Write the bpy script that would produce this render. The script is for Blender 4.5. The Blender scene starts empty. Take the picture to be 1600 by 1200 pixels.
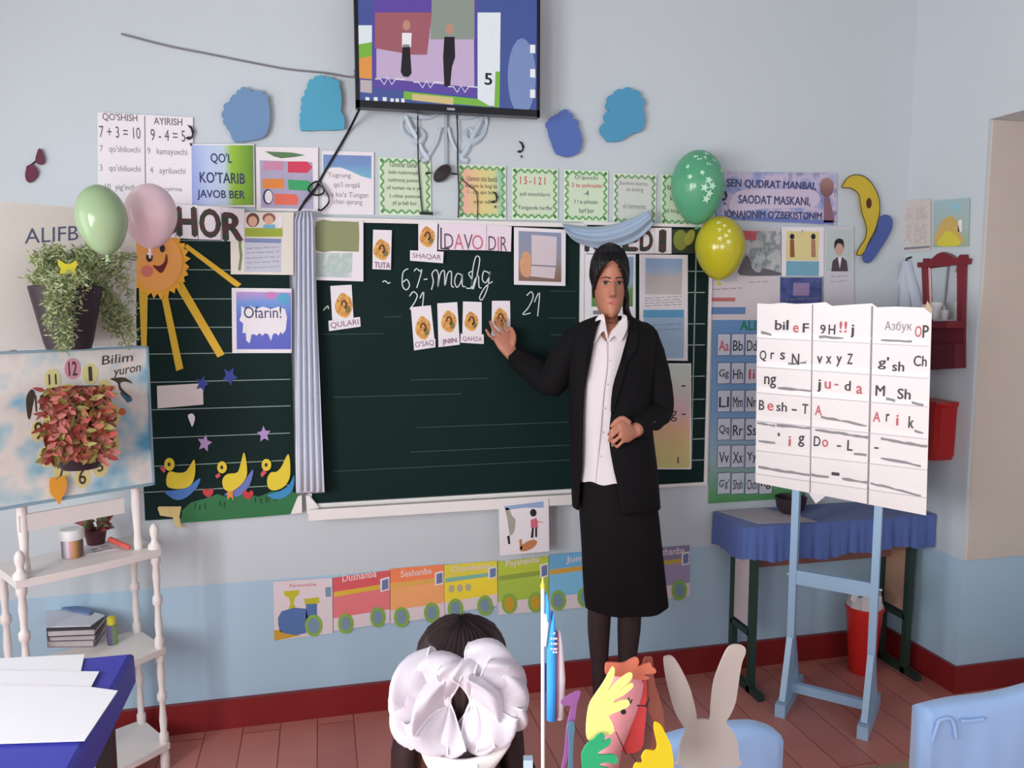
import bpy, bmesh, math, random
from mathutils import Vector as V, Matrix, noise
random.seed(11)
sc = bpy.context.scene
COL = sc.collection
# ---------------------------------------------------------------- camera
FPX, HC, PITCH, YAW = 1249.0, 1.42, math.radians(5.95), math.radians(13.5)
cd = bpy.data.cameras.new('camera'); cam = bpy.data.objects.new('camera', cd); COL.objects.link(cam)
cam.location = (0, 0, HC); cam.rotation_euler = (math.pi/2-PITCH, 0, -YAW)
cd.sensor_width = 36; cd.lens = FPX/1600*36; cd.clip_start = .02
sc.camera = cam
# ---------------------------------------------------------------- light
sc.view_settings.view_transform = 'Standard'; sc.view_settings.look = 'None'
sc.view_settings.exposure = 0.0; sc.view_settings.gamma = 1; sc.view_settings.use_curve_mapping = False
w = bpy.data.worlds.new('daylight'); sc.world = w; w.use_nodes = True
w.node_tree.nodes['Background'].inputs[0].default_value = (.98, .985, 1, 1)
w.node_tree.nodes['Background'].inputs[1].default_value = 1.12
def area_light(name, loc, rot, sx, sy, power, color=(1, 1, 1)):
    l = bpy.data.lights.new(name, 'AREA'); l.shape = 'RECTANGLE'; l.size = sx; l.size_y = sy
    l.energy = power; l.color = color
    o = bpy.data.objects.new(name, l); COL.objects.link(o); o.location = loc; o.rotation_euler = rot
    return o
# daylight entering by the three windows of the left wall (outside the frame)
area_light('window_daylight', (-1.82, 1.75, 1.35), (0, -math.pi/2, 0), 1.2, .8, 7, (.97, .98, 1))
area_light('window_daylight', (-1.82, .25, 1.35), (0, -math.pi/2, 0), 1.2, 1.1, 78, (.97, .98, 1))
area_light('window_daylight', (-1.82, -1.3, 1.35), (0, -math.pi/2, 0), 1.2, 1.1, 84, (.97, .985, 1))

# ---------------------------------------------------------------- helpers
def lin(c):
    c /= 255.0
    return c/12.92 if c <= .04045 else ((c+.055)/1.055)**2.4
def rgb(r, g, b): return (lin(r), lin(g), lin(b), 1)
MATS = {}
def mat(key, col, rough=.65, var=.05, scale=14, metal=0, alpha=1, trans=0, emit=0, sheen=0, bump=0, spec=.4, sub=0):
    if key in MATS: return MATS[key]
    m = bpy.data.materials.new(key); m.use_nodes = True
    nt = m.node_tree; b = nt.nodes['Principled BSDF']
    c = rgb(*col)
    b.inputs['Base Color'].default_value = c
    b.inputs['Roughness'].default_value = rough; b.inputs['Metallic'].default_value = metal
    b.inputs['Specular IOR Level'].default_value = spec
    b.inputs['Alpha'].default_value = alpha
    b.inputs['Transmission Weight'].default_value = trans
    if sheen: b.inputs['Sheen Weight'].default_value = sheen
    if sub:
        b.inputs['Subsurface Weight'].default_value = sub; b.inputs['Subsurface Radius'].default_value = (.01, .004, .002)
    if emit:
        b.inputs['Emission Color'].default_value = c; b.inputs['Emission Strength'].default_value = emit
    if var or bump:
        tc = nt.nodes.new('ShaderNodeTexCoord'); no = nt.nodes.new('ShaderNodeTexNoise')
        no.inputs['Scale'].default_value = scale; no.inputs['Detail'].default_value = 4
        nt.links.new(tc.outputs['Object'], no.inputs['Vector'])
    if var:
        mx = nt.nodes.new('ShaderNodeMix'); mx.data_type = 'RGBA'
        mx.inputs['A'].default_value = tuple(x*(1-var) for x in c[:3])+(1,)
        mx.inputs['B'].default_value = tuple(min(1, x*(1+var)) for x in c[:3])+(1,)
        nt.links.new(no.outputs['Fac'], mx.inputs['Factor']); nt.links.new(mx.outputs['Result'], b.inputs['Base Color'])
        if emit:
            nt.links.new(mx.outputs['Result'], b.inputs['Emission Color'])
            for l_ in list(b.inputs['Base Color'].links): nt.links.remove(l_)
            b.inputs['Base Color'].default_value = (.012, .012, .014, 1)
    if bump:
        bp = nt.nodes.new('ShaderNodeBump'); bp.inputs['Strength'].default_value = bump; bp.inputs['Distance'].default_value = .004
        nt.links.new(no.outputs['Fac'], bp.inputs['Height']); nt.links.new(bp.outputs['Normal'], b.inputs['Normal'])
    MATS[key] = m
    return m
def blend_mat(key, stops, axis='X', scale=1.0, off=0.0, rough=.6, wob=.12, nscale=5):
    """printed colour wash: object coordinate along one axis (plus some noise) drives a colour ramp"""
    if key in MATS: return MATS[key]
    m = bpy.data.materials.new(key); m.use_nodes = True; nt = m.node_tree; b = nt.nodes['Principled BSDF']
    b.inputs['Roughness'].default_value = rough
    tc = nt.nodes.new('ShaderNodeTexCoord'); sp = nt.nodes.new('ShaderNodeSeparateXYZ')
    nt.links.new(tc.outputs['Object'], sp.inputs[0])
    no = nt.nodes.new('ShaderNodeTexNoise'); no.inputs['Scale'].default_value = nscale; nt.links.new(tc.outputs['Object'], no.inputs['Vector'])
    ma = nt.nodes.new('ShaderNodeMath'); ma.operation = 'MULTIPLY_ADD'; ma.inputs[1].default_value = scale; ma.inputs[2].default_value = off
    nt.links.new(sp.outputs[axis], ma.inputs[0])
    mb = nt.nodes.new('ShaderNodeMath'); mb.operation = 'MULTIPLY_ADD'; mb.inputs[1].default_value = wob*2
    nt.links.new(no.outputs['Fac'], mb.inputs[0]); nt.links.new(ma.outputs[0], mb.inputs[2])
    cr = nt.nodes.new('ShaderNodeValToRGB'); el = cr.color_ramp.elements
    while len(el) < len(stops): el.new(.5)
    for e, (p, c) in zip(el, stops): e.position = p; e.color = rgb(*c)
    nt.links.new(mb.outputs[0], cr.inputs[0]); nt.links.new(cr.outputs[0], b.inputs['Base Color'])
    MATS[key] = m
    return m
def cloud_mat(key, cols, scale=8, rough=.7, detail=3):
    """patchy multi-colour printed or painted surface"""
    if key in MATS: return MATS[key]
    m = bpy.data.materials.new(key); m.use_nodes = True; nt = m.node_tree; b = nt.nodes['Principled BSDF']
    b.inputs['Roughness'].default_value = rough
    tc = nt.nodes.new('ShaderNodeTexCoord'); no = nt.nodes.new('ShaderNodeTexNoise')
    no.inputs['Scale'].default_value = scale; no.inputs['Detail'].default_value = detail
    nt.links.new(tc.outputs['Object'], no.inputs['Vector'])
    cr = nt.nodes.new('ShaderNodeValToRGB'); el = cr.color_ramp.elements
    while len(el) < len(cols): el.new(.5)
    for i, (e, c) in enumerate(zip(el, cols)):
        e.position = .3+.4*i/max(1, len(cols)-1); e.color = rgb(*c)
    nt.links.new(no.outputs['Fac'], cr.inputs[0]); nt.links.new(cr.outputs[0], b.inputs['Base Color'])
    MATS[key] = m
    return m

class MB:
    """collects geometry in world coordinates, build() links it as one mesh object"""
    def __init__(s): s.v = []; s.f = []; s.m = []; s.cur = 0
    def add(s, vs, fs):
        o = len(s.v); s.v += [V(p) for p in vs]
        for f in fs: s.f.append([i+o for i in f]); s.m.append(s.cur)
    def box(s, a, b):
        (x0, y0, z0), (x1, y1, z1) = a, b
        s.add([(x0,y0,z0),(x1,y0,z0),(x1,y1,z0),(x0,y1,z0),(x0,y0,z1),(x1,y0,z1),(x1,y1,z1),(x0,y1,z1)],
              [(3,2,1,0),(4,5,6,7),(0,1,5,4),(1,2,6,5),(2,3,7,6),(3,0,4,7)])
    def beam(s, p, q, wx, wy, side=None):
        """rectangular bar from p to q; side = direction of its width wx"""
        p, q = V(p), V(q); d = (q-p).normalized()
        sd = V(side) if side is not None else (V((0,0,1)) if abs(d.z) < .8 else V((1,0,0)))
        a = (sd - d*sd.dot(d)).normalized(); c = d.cross(a)
        vs = []
        for e in (p, q):
            for i, j in ((-1,-1),(1,-1),(1,1),(-1,1)): vs.append(e+a*(i*wx/2)+c*(j*wy/2))
        s.add(vs, [(3,2,1,0),(4,5,6,7),(0,1,5,4),(1,2,6,5),(2,3,7,6),(3,0,4,7)])
    def prism(s, pts, off):
        """closed polygon extruded by vector off"""
        n = len(pts); pts = [V(p) for p in pts]; off = V(off)
        s.add(pts+[p+off for p in pts], [list(range(n))[::-1], list(range(n, 2*n))]+[(i,(i+1)%n,n+(i+1)%n,n+i) for i in range(n)])
    def loft(s, rings, caps=True, closed=True):
        n = len(rings[0]); o = len(s.v); vs = [p for r in rings for p in r]; fs = []
        for k in range(len(rings)-1):
            for i in range(n if closed else n-1):
                j = (i+1) % n
                fs.append((k*n+i, k*n+j, (k+1)*n+j, (k+1)*n+i))
        if caps and closed: fs += [list(range(n))[::-1], [(len(rings)-1)*n+i for i in range(n)]]
        s.add(vs, fs)
    def tube(s, pts, r, n=8, caps=True):
        pts = [V(p) for p in pts]; rs = r if isinstance(r, (list, tuple)) else [r]*len(pts)
        rings = []; prev = None
        for i, p in enumerate(pts):
            t = (pts[min(i+1, len(pts)-1)]-pts[max(i-1, 0)])
            if t.length < 1e-9: t = V((0,0,1))
            t.normalize()
            if prev is None:
                a = t.orthogonal().normalized()
            else:
                a = prev-t*prev.dot(t)
                a = a.normalized() if a.length > 1e-6 else t.orthogonal().normalized()
            prev = a; b = t.cross(a)
            rings.append([p+(a*math.cos(2*math.pi*k/n)+b*math.sin(2*math.pi*k/n))*rs[i] for k in range(n)])
        s.loft(rings, caps)
    def lathe(s, prof, c=(0,0,0), n=20, axis=None, sx=1, sy=1):
        """prof = [(radius, height)...]"""
        c = V(c); ax = V(axis).normalized() if axis else V((0,0,1))
        if axis: a = ax.orthogonal().normalized(); b = ax.cross(a)
        else: a, b = V((1,0,0)), V((0,1,0))
        rings = [[c+ax*h+(a*math.cos(2*math.pi*k/n)*sx+b*math.sin(2*math.pi*k/n)*sy)*max(r, 1e-5) for k in range(n)] for r, h in prof]
        s.loft(rings)
    def ball(s, c, rx, ry=None, rz=None, n=16, m=10):
        ry = rx if ry is None else ry; rz = rx if rz is None else rz; c = V(c)
        rings = []
        for k in range(m+1):
            t = math.pi*k/m
            rr = max(math.sin(t), 1e-3)
            rings.append([c+V((rx*rr*math.cos(2*math.pi*i/n), ry*rr*math.sin(2*math.pi*i/n), -rz*math.cos(t))) for i in range(n)])
        s.loft(rings)
    def build(s, name, m, parent=None, smooth=False, mods=None):
        xs = [p.x for p in s.v]; ys = [p.y for p in s.v]; zs = [p.z for p in s.v]
        org = V(((min(xs)+max(xs))/2, (min(ys)+max(ys))/2, min(zs)))
        me = bpy.data.meshes.new(name); me.from_pydata([p-org for p in s.v], [], s.f)
        bm = bmesh.new(); bm.from_mesh(me); bmesh.ops.recalc_face_normals(bm, faces=bm.faces); bm.to_mesh(me); bm.free()
        for x in (m if isinstance(m, (list, tuple)) else [m]): me.materials.append(x)
        if isinstance(m, (list, tuple)): me.polygons.foreach_set('material_index', s.m)
        if smooth:
            me.polygons.foreach_set('use_smooth', [True]*len(me.polygons))
            if smooth != 'all':
                try: me.set_sharp_from_angle(angle=math.radians(40))
                except Exception: pass
        o = bpy.data.objects.new(name, me); COL.objects.link(o)
        place(o, org, parent)
        return o
WLOC = {}
def place(o, org, parent=None):
    WLOC[o.name] = V(org)
    if parent is not None:
        o.parent = parent; o.location = V(org)-WLOC[parent.name]
    else: o.location = org
def tag(o, label, cat=None, group=None):
    o['label'] = label
    if cat: o['category'] = cat
    if group: o['group'] = group
    return o
def thing(name, label, cat, loc, group=None):
    o = bpy.data.objects.new(name, None); COL.objects.link(o); o.empty_display_size = .05
    place(o, loc); return tag(o, label, cat, group)
def struct(o): o['kind'] = 'structure'; return o

_f = V((math.sin(YAW)*math.cos(PITCH), math.cos(YAW)*math.cos(PITCH), -math.sin(PITCH)))
_r = V((math.cos(YAW), -math.sin(YAW), 0)); _u = _r.cross(_f); CAMP = V((0, 0, HC))
def ray(p): return _f*FPX+_r*(p[0]-800)-_u*(p[1]-600)
def aty(px, py, y): r = ray((px, py)); return CAMP+r*(y/r.y)
def atz(px, py, z): r = ray((px, py)); return CAMP+r*((z-HC)/r.z)
class Pl:
    """a real plane in the room: origin, in-plane axes u v, outward normal n"""
    def __init__(s, o, u, v): s.o, s.u, s.v = V(o), V(u).normalized(), V(v).normalized(); s.n = s.u.cross(s.v)
    def uv(s, p):
        r = ray(p); t = (s.o-CAMP).dot(s.n)/r.dot(s.n); q = CAMP+r*t-s.o
        return (q.dot(s.u), q.dot(s.v))
    def at(s, uv, h=0): return s.o+s.u*uv[0]+s.v*uv[1]+s.n*h
    def off(s, h): return Pl(s.o+s.n*h, s.u, s.v)
    def pa(s, x, y, h=0):
        """point seen at pixel x y, h metres in front of the plane"""
        q = s.off(h); return q.at(q.uv((x, y)))
WALL_Y, WALL_X = 2.70, 2.22
WB = Pl((0, WALL_Y, 0), (1, 0, 0), (0, 0, 1))
WR = Pl((WALL_X, 0, 0), (0, -1, 0), (0, 0, 1))
INFO = {}
def rectq(x0, y0, x1, y1, pl=WB):
    """level rectangle in the plane; the heights are read at its left edge"""
    a = pl.uv((x0, y1)); b = pl.uv((x0, y0)); c = pl.uv((x1, (y0+y1)/2))
    u0 = (a[0]+b[0])/2
    return [(u0, a[1]), (c[0], a[1]), (c[0], b[1]), (u0, b[1])]
def Q(*pts, pl=WB): return [pl.uv(p) for p in pts]
def sheet(name, label, cat, quad, m, h=.003, t=.0015, pl=WB, group=None):
    mb = MB(); mb.prism([pl.at(q, h) for q in quad], pl.n*t)
    o = mb.build(name, m); tag(o, label, cat, group); INFO[o.name] = (pl, h+t)
    return o
def patch(root, name, polys, m, lay=1, t=.0007):
    pl, h = INFO[root.name]; mb = MB()
    if polys and not isinstance(polys[0][0], (tuple, list)): polys = [polys]
    for p in polys: mb.prism([pl.at(q, h+(lay-1)*t) for q in p], pl.n*t)
    return mb.build(name, m, root)
def ell(cx, cy, rx, ry, n=20, rot=0, pl=WB):
    """ellipse given in photo pixels, laid on the plane"""
    c = math.cos(rot); s = math.sin(rot)
    return [pl.uv((cx+rx*math.cos(a)*c-ry*math.sin(a)*s, cy+rx*math.cos(a)*s+ry*math.sin(a)*c)) for a in [2*math.pi*k/n for k in range(n)]]
def smoothpoly(pts, sub=4, closed=True):
    """Catmull-Rom through 2-D or 3-D points"""
    n = len(pts); out = []
    for i in range(n if closed else n-1):
        g = lambda k: pts[k % n] if closed else pts[min(max(k, 0), n-1)]
        p0, p1, p2, p3 = g(i-1), g(i), g(i+1), g(i+2)
        for k in range(sub):
            t = k/sub
            out.append(tuple(.5*(2*b+(c-a)*t+(2*a-5*b+4*c-d)*t*t+(3*b-a-3*c+d)*t**3) for a, b, c, d in zip(p0, p1, p2, p3)))
    if not closed: out.append(tuple(pts[-1]))
    return out
def stroke(root, name, lines, w, m, lay=1, pl=None, h=None, tops=None):
    """flat ribbons (pen, chalk) through uv points; w in metres"""
    if root is not None and pl is None: pl, h = INFO[root.name]
    mb = MB()
    for ln in lines:
        n = len(ln); L = []; R = []
        for i in range(n):
            a = ln[max(i-1, 0)]; b = ln[min(i+1, n-1)]
            dx, dy = b[0]-a[0], b[1]-a[1]; d = math.hypot(dx, dy) or 1
            nx, ny = -dy/d*w/2, dx/d*w/2
            L.append((ln[i][0]+nx, ln[i][1]+ny)); R.append((ln[i][0]-nx, ln[i][1]-ny))
        for i in range(n-1):
            mb.prism([pl.at(q, h+(lay-1)*.0007) for q in (L[i], R[i], R[i+1], L[i+1])], pl.n*.0007)
    return mb.build(name, m, root)
FONT = {}; ASPECT = {}
def glyphs(s, bold):
    k = (s, bold)
    if k not in FONT:
        c = bpy.data.curves.new('t', 'FONT'); c.body = s; c.size = 1; c.resolution_u = 3
        o = bpy.data.objects.new('t', c); COL.objects.link(o)
        dg = bpy.context.evaluated_depsgraph_get(); me = bpy.data.meshes.new_from_object(o.evaluated_get(dg))
        vs = [(v.co.x, v.co.y) for v in me.vertices]; fs = [list(p.vertices) for p in me.polygons]
        bpy.data.objects.remove(o); bpy.data.meshes.remove(me); bpy.data.curves.remove(c)
        xs = [a for a, _ in vs]; ys = [b for _, b in vs]
        x0, x1, y0, y1 = min(xs), max(xs), min(ys), max(ys)
        if bold > 0:      # heavier weight: the outline repeated a little to each side
            n0 = len(vs); base = list(vs); bf = list(fs); d = bold*.8
            for dx, dy in ((-d, 0), (d, 0), (0, d*.7), (0, -d*.7)):
                o_ = len(vs); vs += [(a+dx, b+dy) for a, b in base]; fs += [[i+o_ for i in f] for f in bf]
        FONT[k] = ([((a-x0)/(x1-x0 or 1), (b-y0)/(y1-y0 or 1)) for a, b in vs], fs); ASPECT[k] = (x1-x0)/(y1-y0 or 1)
    return FONT[k]
def text(root, items, m, bold=.0, lay=1, name='lettering', slant=0, rot=None):
    """items = [(string, (x0,y0,x1,y1))...]: pixel boxes laid level on the plane of root; or 3 corners (bl, br, tl)"""
    pl, h = INFO[root.name]; mb = MB(); hh = h+(lay-1)*.0007+.0005
    for s, bx in items:
        vs, fs = glyphs(s, bold)
        if len(bx) == 4:
            q = rectq(*bx, pl=pl); o, e1, e2 = q[0], (q[1][0]-q[0][0], q[1][1]-q[0][1]), (q[3][0]-q[0][0], q[3][1]-q[0][1])
        else:
            a, b, c = [pl.uv(p) for p in bx]; o, e1, e2 = a, (b[0]-a[0], b[1]-a[1]), (c[0]-a[0], c[1]-a[1])
        k_ = 1.35*ASPECT[(s, bold)]*math.hypot(*e2)/(math.hypot(*e1) or 1)
        if k_ < 1: o = (o[0]+e1[0]*(1-k_)/2, o[1]+e1[1]*(1-k_)/2); e1 = (e1[0]*k_, e1[1]*k_)
        ng_ = max(1, len(vs)//5) if bold > 0 else len(vs)+1
        mb.add([pl.at((o[0]+e1[0]*(a+slant*b)+e2[0]*b, o[1]+e1[1]*(a+slant*b)+e2[1]*b), hh+.00006*(i//ng_)) for i, (a, b) in enumerate(vs)], fs)
    return mb.build(name, m, root)
def bars(root, rows, m, lay=1, name='text_lines', th=2.0):
    """rows of print too small to read: thin level dashes. rows = [(x0, x1, y)...]"""
    polys = []
    pl = INFO[root.name][0]
    for x0, x1, y in rows:
        x = x0
        while x < x1-1:
            L = min(random.uniform(5, 14), x1-x)
            yy = y-(x-x0)*.05 if pl is WB else y
            polys.append(rectq(x, yy-th/2, x+L, yy+th/2, pl)); x += L+random.uniform(1.5, 3)
    return patch(root, name, polys, m, lay)

# shared materials
WHITE = mat('white_paper', (236, 230, 234), .6, .02)
CREAM = mat('cream_paper', (232, 226, 214), .6, .02)
INK = mat('black_ink', (38, 36, 44), .6, 0)
INKB = mat('navy_ink', (44, 52, 98), .6, 0)
INKG = mat('grey_ink', (132, 128, 140), .6, 0)
INKR = mat('red_ink', (206, 82, 92), .6, 0)
WPAINT = mat('white_painted_wood', (234, 229, 226), .45, .03)
CHALK = mat('chalk', (214, 224, 220), .9, .1, 60)
BLACK = mat('black_plastic', (22, 22, 26), .35, .02)
# ================================================================ the room
wall_up = mat('upper_wall_paint', (200, 209, 214), .6, .03, 2.5)
wall_dado = mat('dado_paint', (174, 203, 222), .4, .04, 3)
beige = mat('reveal_paint', (206, 196, 186), .6, .03)
redpaint = mat('dark_red_baseboard_paint', (132, 34, 36), .35, .1, 9)
DADO = .495
mb = MB()
def wallquad(mb, a, b, z0, z1): mb.add([(a[0],a[1],z0),(b[0],b[1],z0),(b[0],b[1],z1),(a[0],a[1],z1)], [(0,1,2,3)])
mb.cur = 1; mb.box((-1.75, WALL_Y, 0), (2.75, WALL_Y+.12, DADO)); mb.cur = 0; mb.box((-1.75, WALL_Y, DADO), (2.75, WALL_Y+.12, 2.9))
struct(mb.build('wall_back', [wall_up, wall_dado]))
JY, LIN = 2.33, 2.03      # far jamb and lintel of the door opening in the right wall
mb = MB()
mb.cur = 1; mb.box((WALL_X, JY, 0), (2.75, WALL_Y, DADO)); mb.cur = 0; mb.box((WALL_X, JY, DADO), (2.75, WALL_Y, LIN))
mb.box((WALL_X, -2.2, LIN), (2.75, WALL_Y, 2.9))
mb.cur = 1; mb.box((WALL_X, -2.2, 0), (2.75, 1.35, DADO)); mb.cur = 0; mb.box((WALL_X, -2.2, DADO), (2.75, 1.35, LIN))
struct(mb.build('wall_right', [wall_up, wall_dado]))
mb = MB(); mb.box((WALL_X+.012, JY-.006, DADO), (2.75, JY-.0005, LIN-.001)); struct(mb.build('trim_1', beige))
mb = MB(); mb.cur = 1; mb.box((2.75, 1.2, 0), (2.85, WALL_Y, DADO)); mb.cur = 0; mb.box((2.75, 1.2, DADO), (2.85, WALL_Y, LIN+.1)); struct(mb.build('wall_recess', [beige, wall_dado]))
mb = MB()   # left wall with two window openings, outside the picture
mb.box((-1.87, -2.2, 0), (-1.75, WALL_Y, .7)); mb.box((-1.87, -2.2, 2.0), (-1.75, WALL_Y, 2.9))
for a, b in ((-2.2, -1.9), (-.75, -.35), (.85, 1.32), (2.18, WALL_Y)): mb.box((-1.87, a, .7), (-1.75, b, 2.0))
struct(mb.build('wall_left', wall_up))
for i, (a, b) in enumerate(((-.35, .85), (1.32, 2.18), (-1.9, -.75))):
    mb = MB()
    for y in (a+.02, (a+b)/2, b-.02): mb.box((-1.80, y-.02, .7), (-1.77, y+.02, 2.0))
    for z in (.72, 1.6, 1.98): mb.box((-1.80, a, z-.02), (-1.77, b, z+.02))
    struct(mb.build('window_%d' % (i+1), WPAINT))
mb = MB(); mb.box((-1.87, -2.2, 2.9), (2.75, WALL_Y+.12, 3.0)); struct(mb.build('ceiling', mat('ceiling_grey', (150, 151, 153), .8, .02)))  # ceiling out of view, greyed to weaken bounced light on the upper walls
# floor: painted boards running away from the camera
fm = bpy.data.materials.new('red_brown_floor_boards'); fm.use_nodes = True; nt = fm.node_tree; b = nt.nodes['Principled BSDF']
tc = nt.nodes.new('ShaderNodeTexCoord'); mp = nt.nodes.new('ShaderNodeMapping'); mp.inputs['Rotation'].default_value = (0, 0, math.pi/2)
nt.links.new(tc.outputs['Object'], mp.inputs[0])
br = nt.nodes.new('ShaderNodeTexBrick'); br.offset = .37
br.inputs['Color1'].default_value = rgb(206, 132, 120); br.inputs['Color2'].default_value = rgb(192, 120, 110); br.inputs['Mortar'].default_value = rgb(140, 78, 70)
br.inputs['Scale'].default_value = 1; br.inputs['Brick Width'].default_value = 1.7; br.inputs['Row Height'].default_value = .12; br.inputs['Mortar Size'].default_value = .0022
nt.links.new(mp.outputs[0], br.inputs['Vector'])
no = nt.nodes.new('ShaderNodeTexNoise'); no.inputs['Scale'].default_value = 5; no.inputs['Detail'].default_value = 6; nt.links.new(tc.outputs['Object'], no.inputs['Vector'])
mx = nt.nodes.new('ShaderNodeMix'); mx.data_type = 'RGBA'; mx.blend_type = 'MULTIPLY'; mx.inputs['Factor'].default_value = .45
nt.links.new(br.outputs['Color'], mx.inputs['A']); nt.links.new(no.outputs['Fac'], mx.inputs['B']); 
cr = nt.nodes.new('ShaderNodeValToRGB'); cr.color_ramp.elements[0].position = .25; cr.color_ramp.elements[0].color = (.72, .66, .66, 1); cr.color_ramp.elements[1].position = .7
nt.links.new(no.outputs['Fac'], cr.inputs[0]); nt.links.new(cr.outputs[0], mx.inputs['B'])
nt.links.new(mx.outputs['Result'], b.inputs['Base Color']); b.inputs['Roughness'].default_value = .38
mb = MB(); mb.box((-1.87, -2.2, -.05), (2.75, WALL_Y+.12, 0)); struct(mb.build('floor', fm))
mb = MB(); mb.box((-1.75, WALL_Y-.018, 0), (WALL_X, WALL_Y, .1)); struct(mb.build('baseboard_back', redpaint))
mb = MB(); mb.box((WALL_X-.015, JY-.012, 0), (WALL_X, WALL_Y-.018, .1)); mb.box((WALL_X, JY-.012, 0), (2.75, JY, .1)); struct(mb.build('baseboard_right', redpaint))

# ================================================================ chalkboard: centre panel and two wings
board_mb = MB()
PN = WB.n
green = mat('chalkboard_green', (14, 38, 36), .65, .1, 5, spec=.15)
cb = thing('chalkboard', 'dark green three-panel chalkboard with white frame and chalk ledge', 'chalkboard', WB.at((.42, .73), .02))
HB = .016   # front face of the boards above the wall
def panel(name, q, m=green, h0=.001, h1=HB, label=None):
    mb = MB(); mb.prism([WB.at(p, h0) for p in q], PN*(h1-h0)); o = mb.build(name, m, cb)
    if label: o['label'] = label
    return o
CQ = rectq(482, 347, 902, 785); LQ = rectq(217, 330, 456, 812); RQ = rectq(912, 352, 1101, 762)
panel('main_panel', CQ); panel('wing', LQ); panel('wing', RQ)
def frame_ring(name, q, wd, h0, h1, m):
    (u0, v0), (u1, _), (_, v1) = q[0], q[1], q[2]
    mb = MB()
    def bx(a, b, c, d): mb.prism([WB.at(p, h0) for p in ((a, b), (c, b), (c, d), (a, d))], PN*(h1-h0))
    bx(u0-wd, v0-wd, u1+wd, v0); bx(u0-wd, v1, u1+wd, v1+wd); bx(u0-wd, v0, u0, v1); bx(u1, v0, u1+wd, v1)
    return mb.build(name, m, cb)
frame_ring('main_frame', CQ, .014, .001, .026, WPAINT)
frame_ring('wing_frame', RQ, .011, .001, .022, WPAINT)
mb = MB(); a, b = CQ[0], CQ[1]
mb.prism([WB.at(p, .02) for p in ((a[0]-.012, a[1]-.042), (b[0]+.02, a[1]-.042), (b[0]+.02, a[1]-.016), (a[0]-.012, a[1]-.016))], PN*.05)
mb.prism([WB.at(p, .07) for p in ((a[0]-.012, a[1]-.042), (b[0]+.02, a[1]-.042), (b[0]+.02, a[1]-.006), (a[0]-.012, a[1]-.006))], PN*.008)
mb.build('chalk_ledge', WPAINT, cb)
for s in (Q((455, 799), (466, 772), (472, 770), (472, 797)), Q((478, 770), (484, 771), (499, 789), (480, 799))):
    mb = MB(); mb.prism([WB.at(p, .016) for p in s], PN*.02); mb.build('bracket', WPAINT, cb)
mb = MB()   # ruled lines: left wing, right wing and faint ones on the centre panel
def rule(x0, x1, y, th): 
    q = rectq(x0, y-th/2, x1, y+th/2); mb.prism([WB.at(p, HB) for p in q], PN*.0005)
for y in (375, 421, 467, 512, 553, 597, 640, 684, 728, 768): rule(219, 454, y, 1.3)
for y in (430, 463, 512, 545, 594, 630, 660, 692, 725): rule(1058, 1098, y-6, 1.6)
for p in (rectq(1080, 360, 1082, 730),): mb.prism([WB.at(q, HB) for q in p], PN*.0005)
mb.build('ruled_lines', mat('faded_rule_paint', (150, 168, 160), .8, .2, 40), cb)
mb = MB()
for x0, x1, y in ((600, 626, 495), (505, 600, 522), (640, 760, 593), (520, 720, 620), (650, 900, 667), (640, 900, 705), (520, 900, 735), (858, 898, 455), (856, 898, 497), (858, 898, 523)): rule(x0, x1, y, .8)
mb.build('faint_lines', mat('rubbed_out_lines', (62, 92, 88), .8, .3, 40), cb)
# chalk writing
def wr(pts, sub=5): return [WB.uv(p) for p in smoothpoly(pts, sub, False)]
lines = [wr([(637, 420), (629, 426), (628, 446), (634, 453), (639, 446), (635, 437), (629, 441)]),
         wr([(646, 424), (650, 420), (655, 424), (658, 422), (654, 438), (650, 450)]), wr([(661, 437), (667, 436)], 2),
         wr([(673, 453), (676, 440), (674, 428), (680, 422), (684, 430), (683, 448), (687, 428), (693, 424), (694, 446), (698, 428), (704, 425), (704, 445), (708, 449)]),
         wr([(720, 430), (713, 428), (709, 440), (713, 449), (719, 440), (721, 428), (721, 446), (726, 448)]),
         wr([(736, 424), (731, 428), (736, 438), (734, 450), (727, 450)]),
         wr([(738, 452), (744, 430), (748, 405), (742, 402), (737, 424), (736, 452), (741, 436), (746, 432), (747, 448), (751, 450)]),
         wr([(764, 428), (755, 424), (752, 436), (757, 442), (763, 432), (764, 424), (760, 450), (752, 468), (748, 464), (757, 448), (768, 440)]),
         wr([(639, 463), (645, 456), (651, 462), (646, 474), (640, 483), (650, 480)]), wr([(655, 466), (661, 456), (659, 480)], 3),
         wr([(821, 462), (828, 456), (831, 464), (824, 480), (815, 491), (827, 489)]), wr([(833, 472), (841, 457), (838, 494)], 3),
         wr([(597, 441), (601, 439), (606, 443), (609, 441)], 3), wr([(505, 485), (512, 478), (513, 483)], 3)]
INFO['_board'] = (WB, HB)
for grp_ in (lines[:8], lines[8:10], lines[10:12], lines[12:13], lines[13:]): stroke(cb, 'chalk_writing', grp_, .0036, CHALK, pl=WB, h=HB+.0004)

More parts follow.
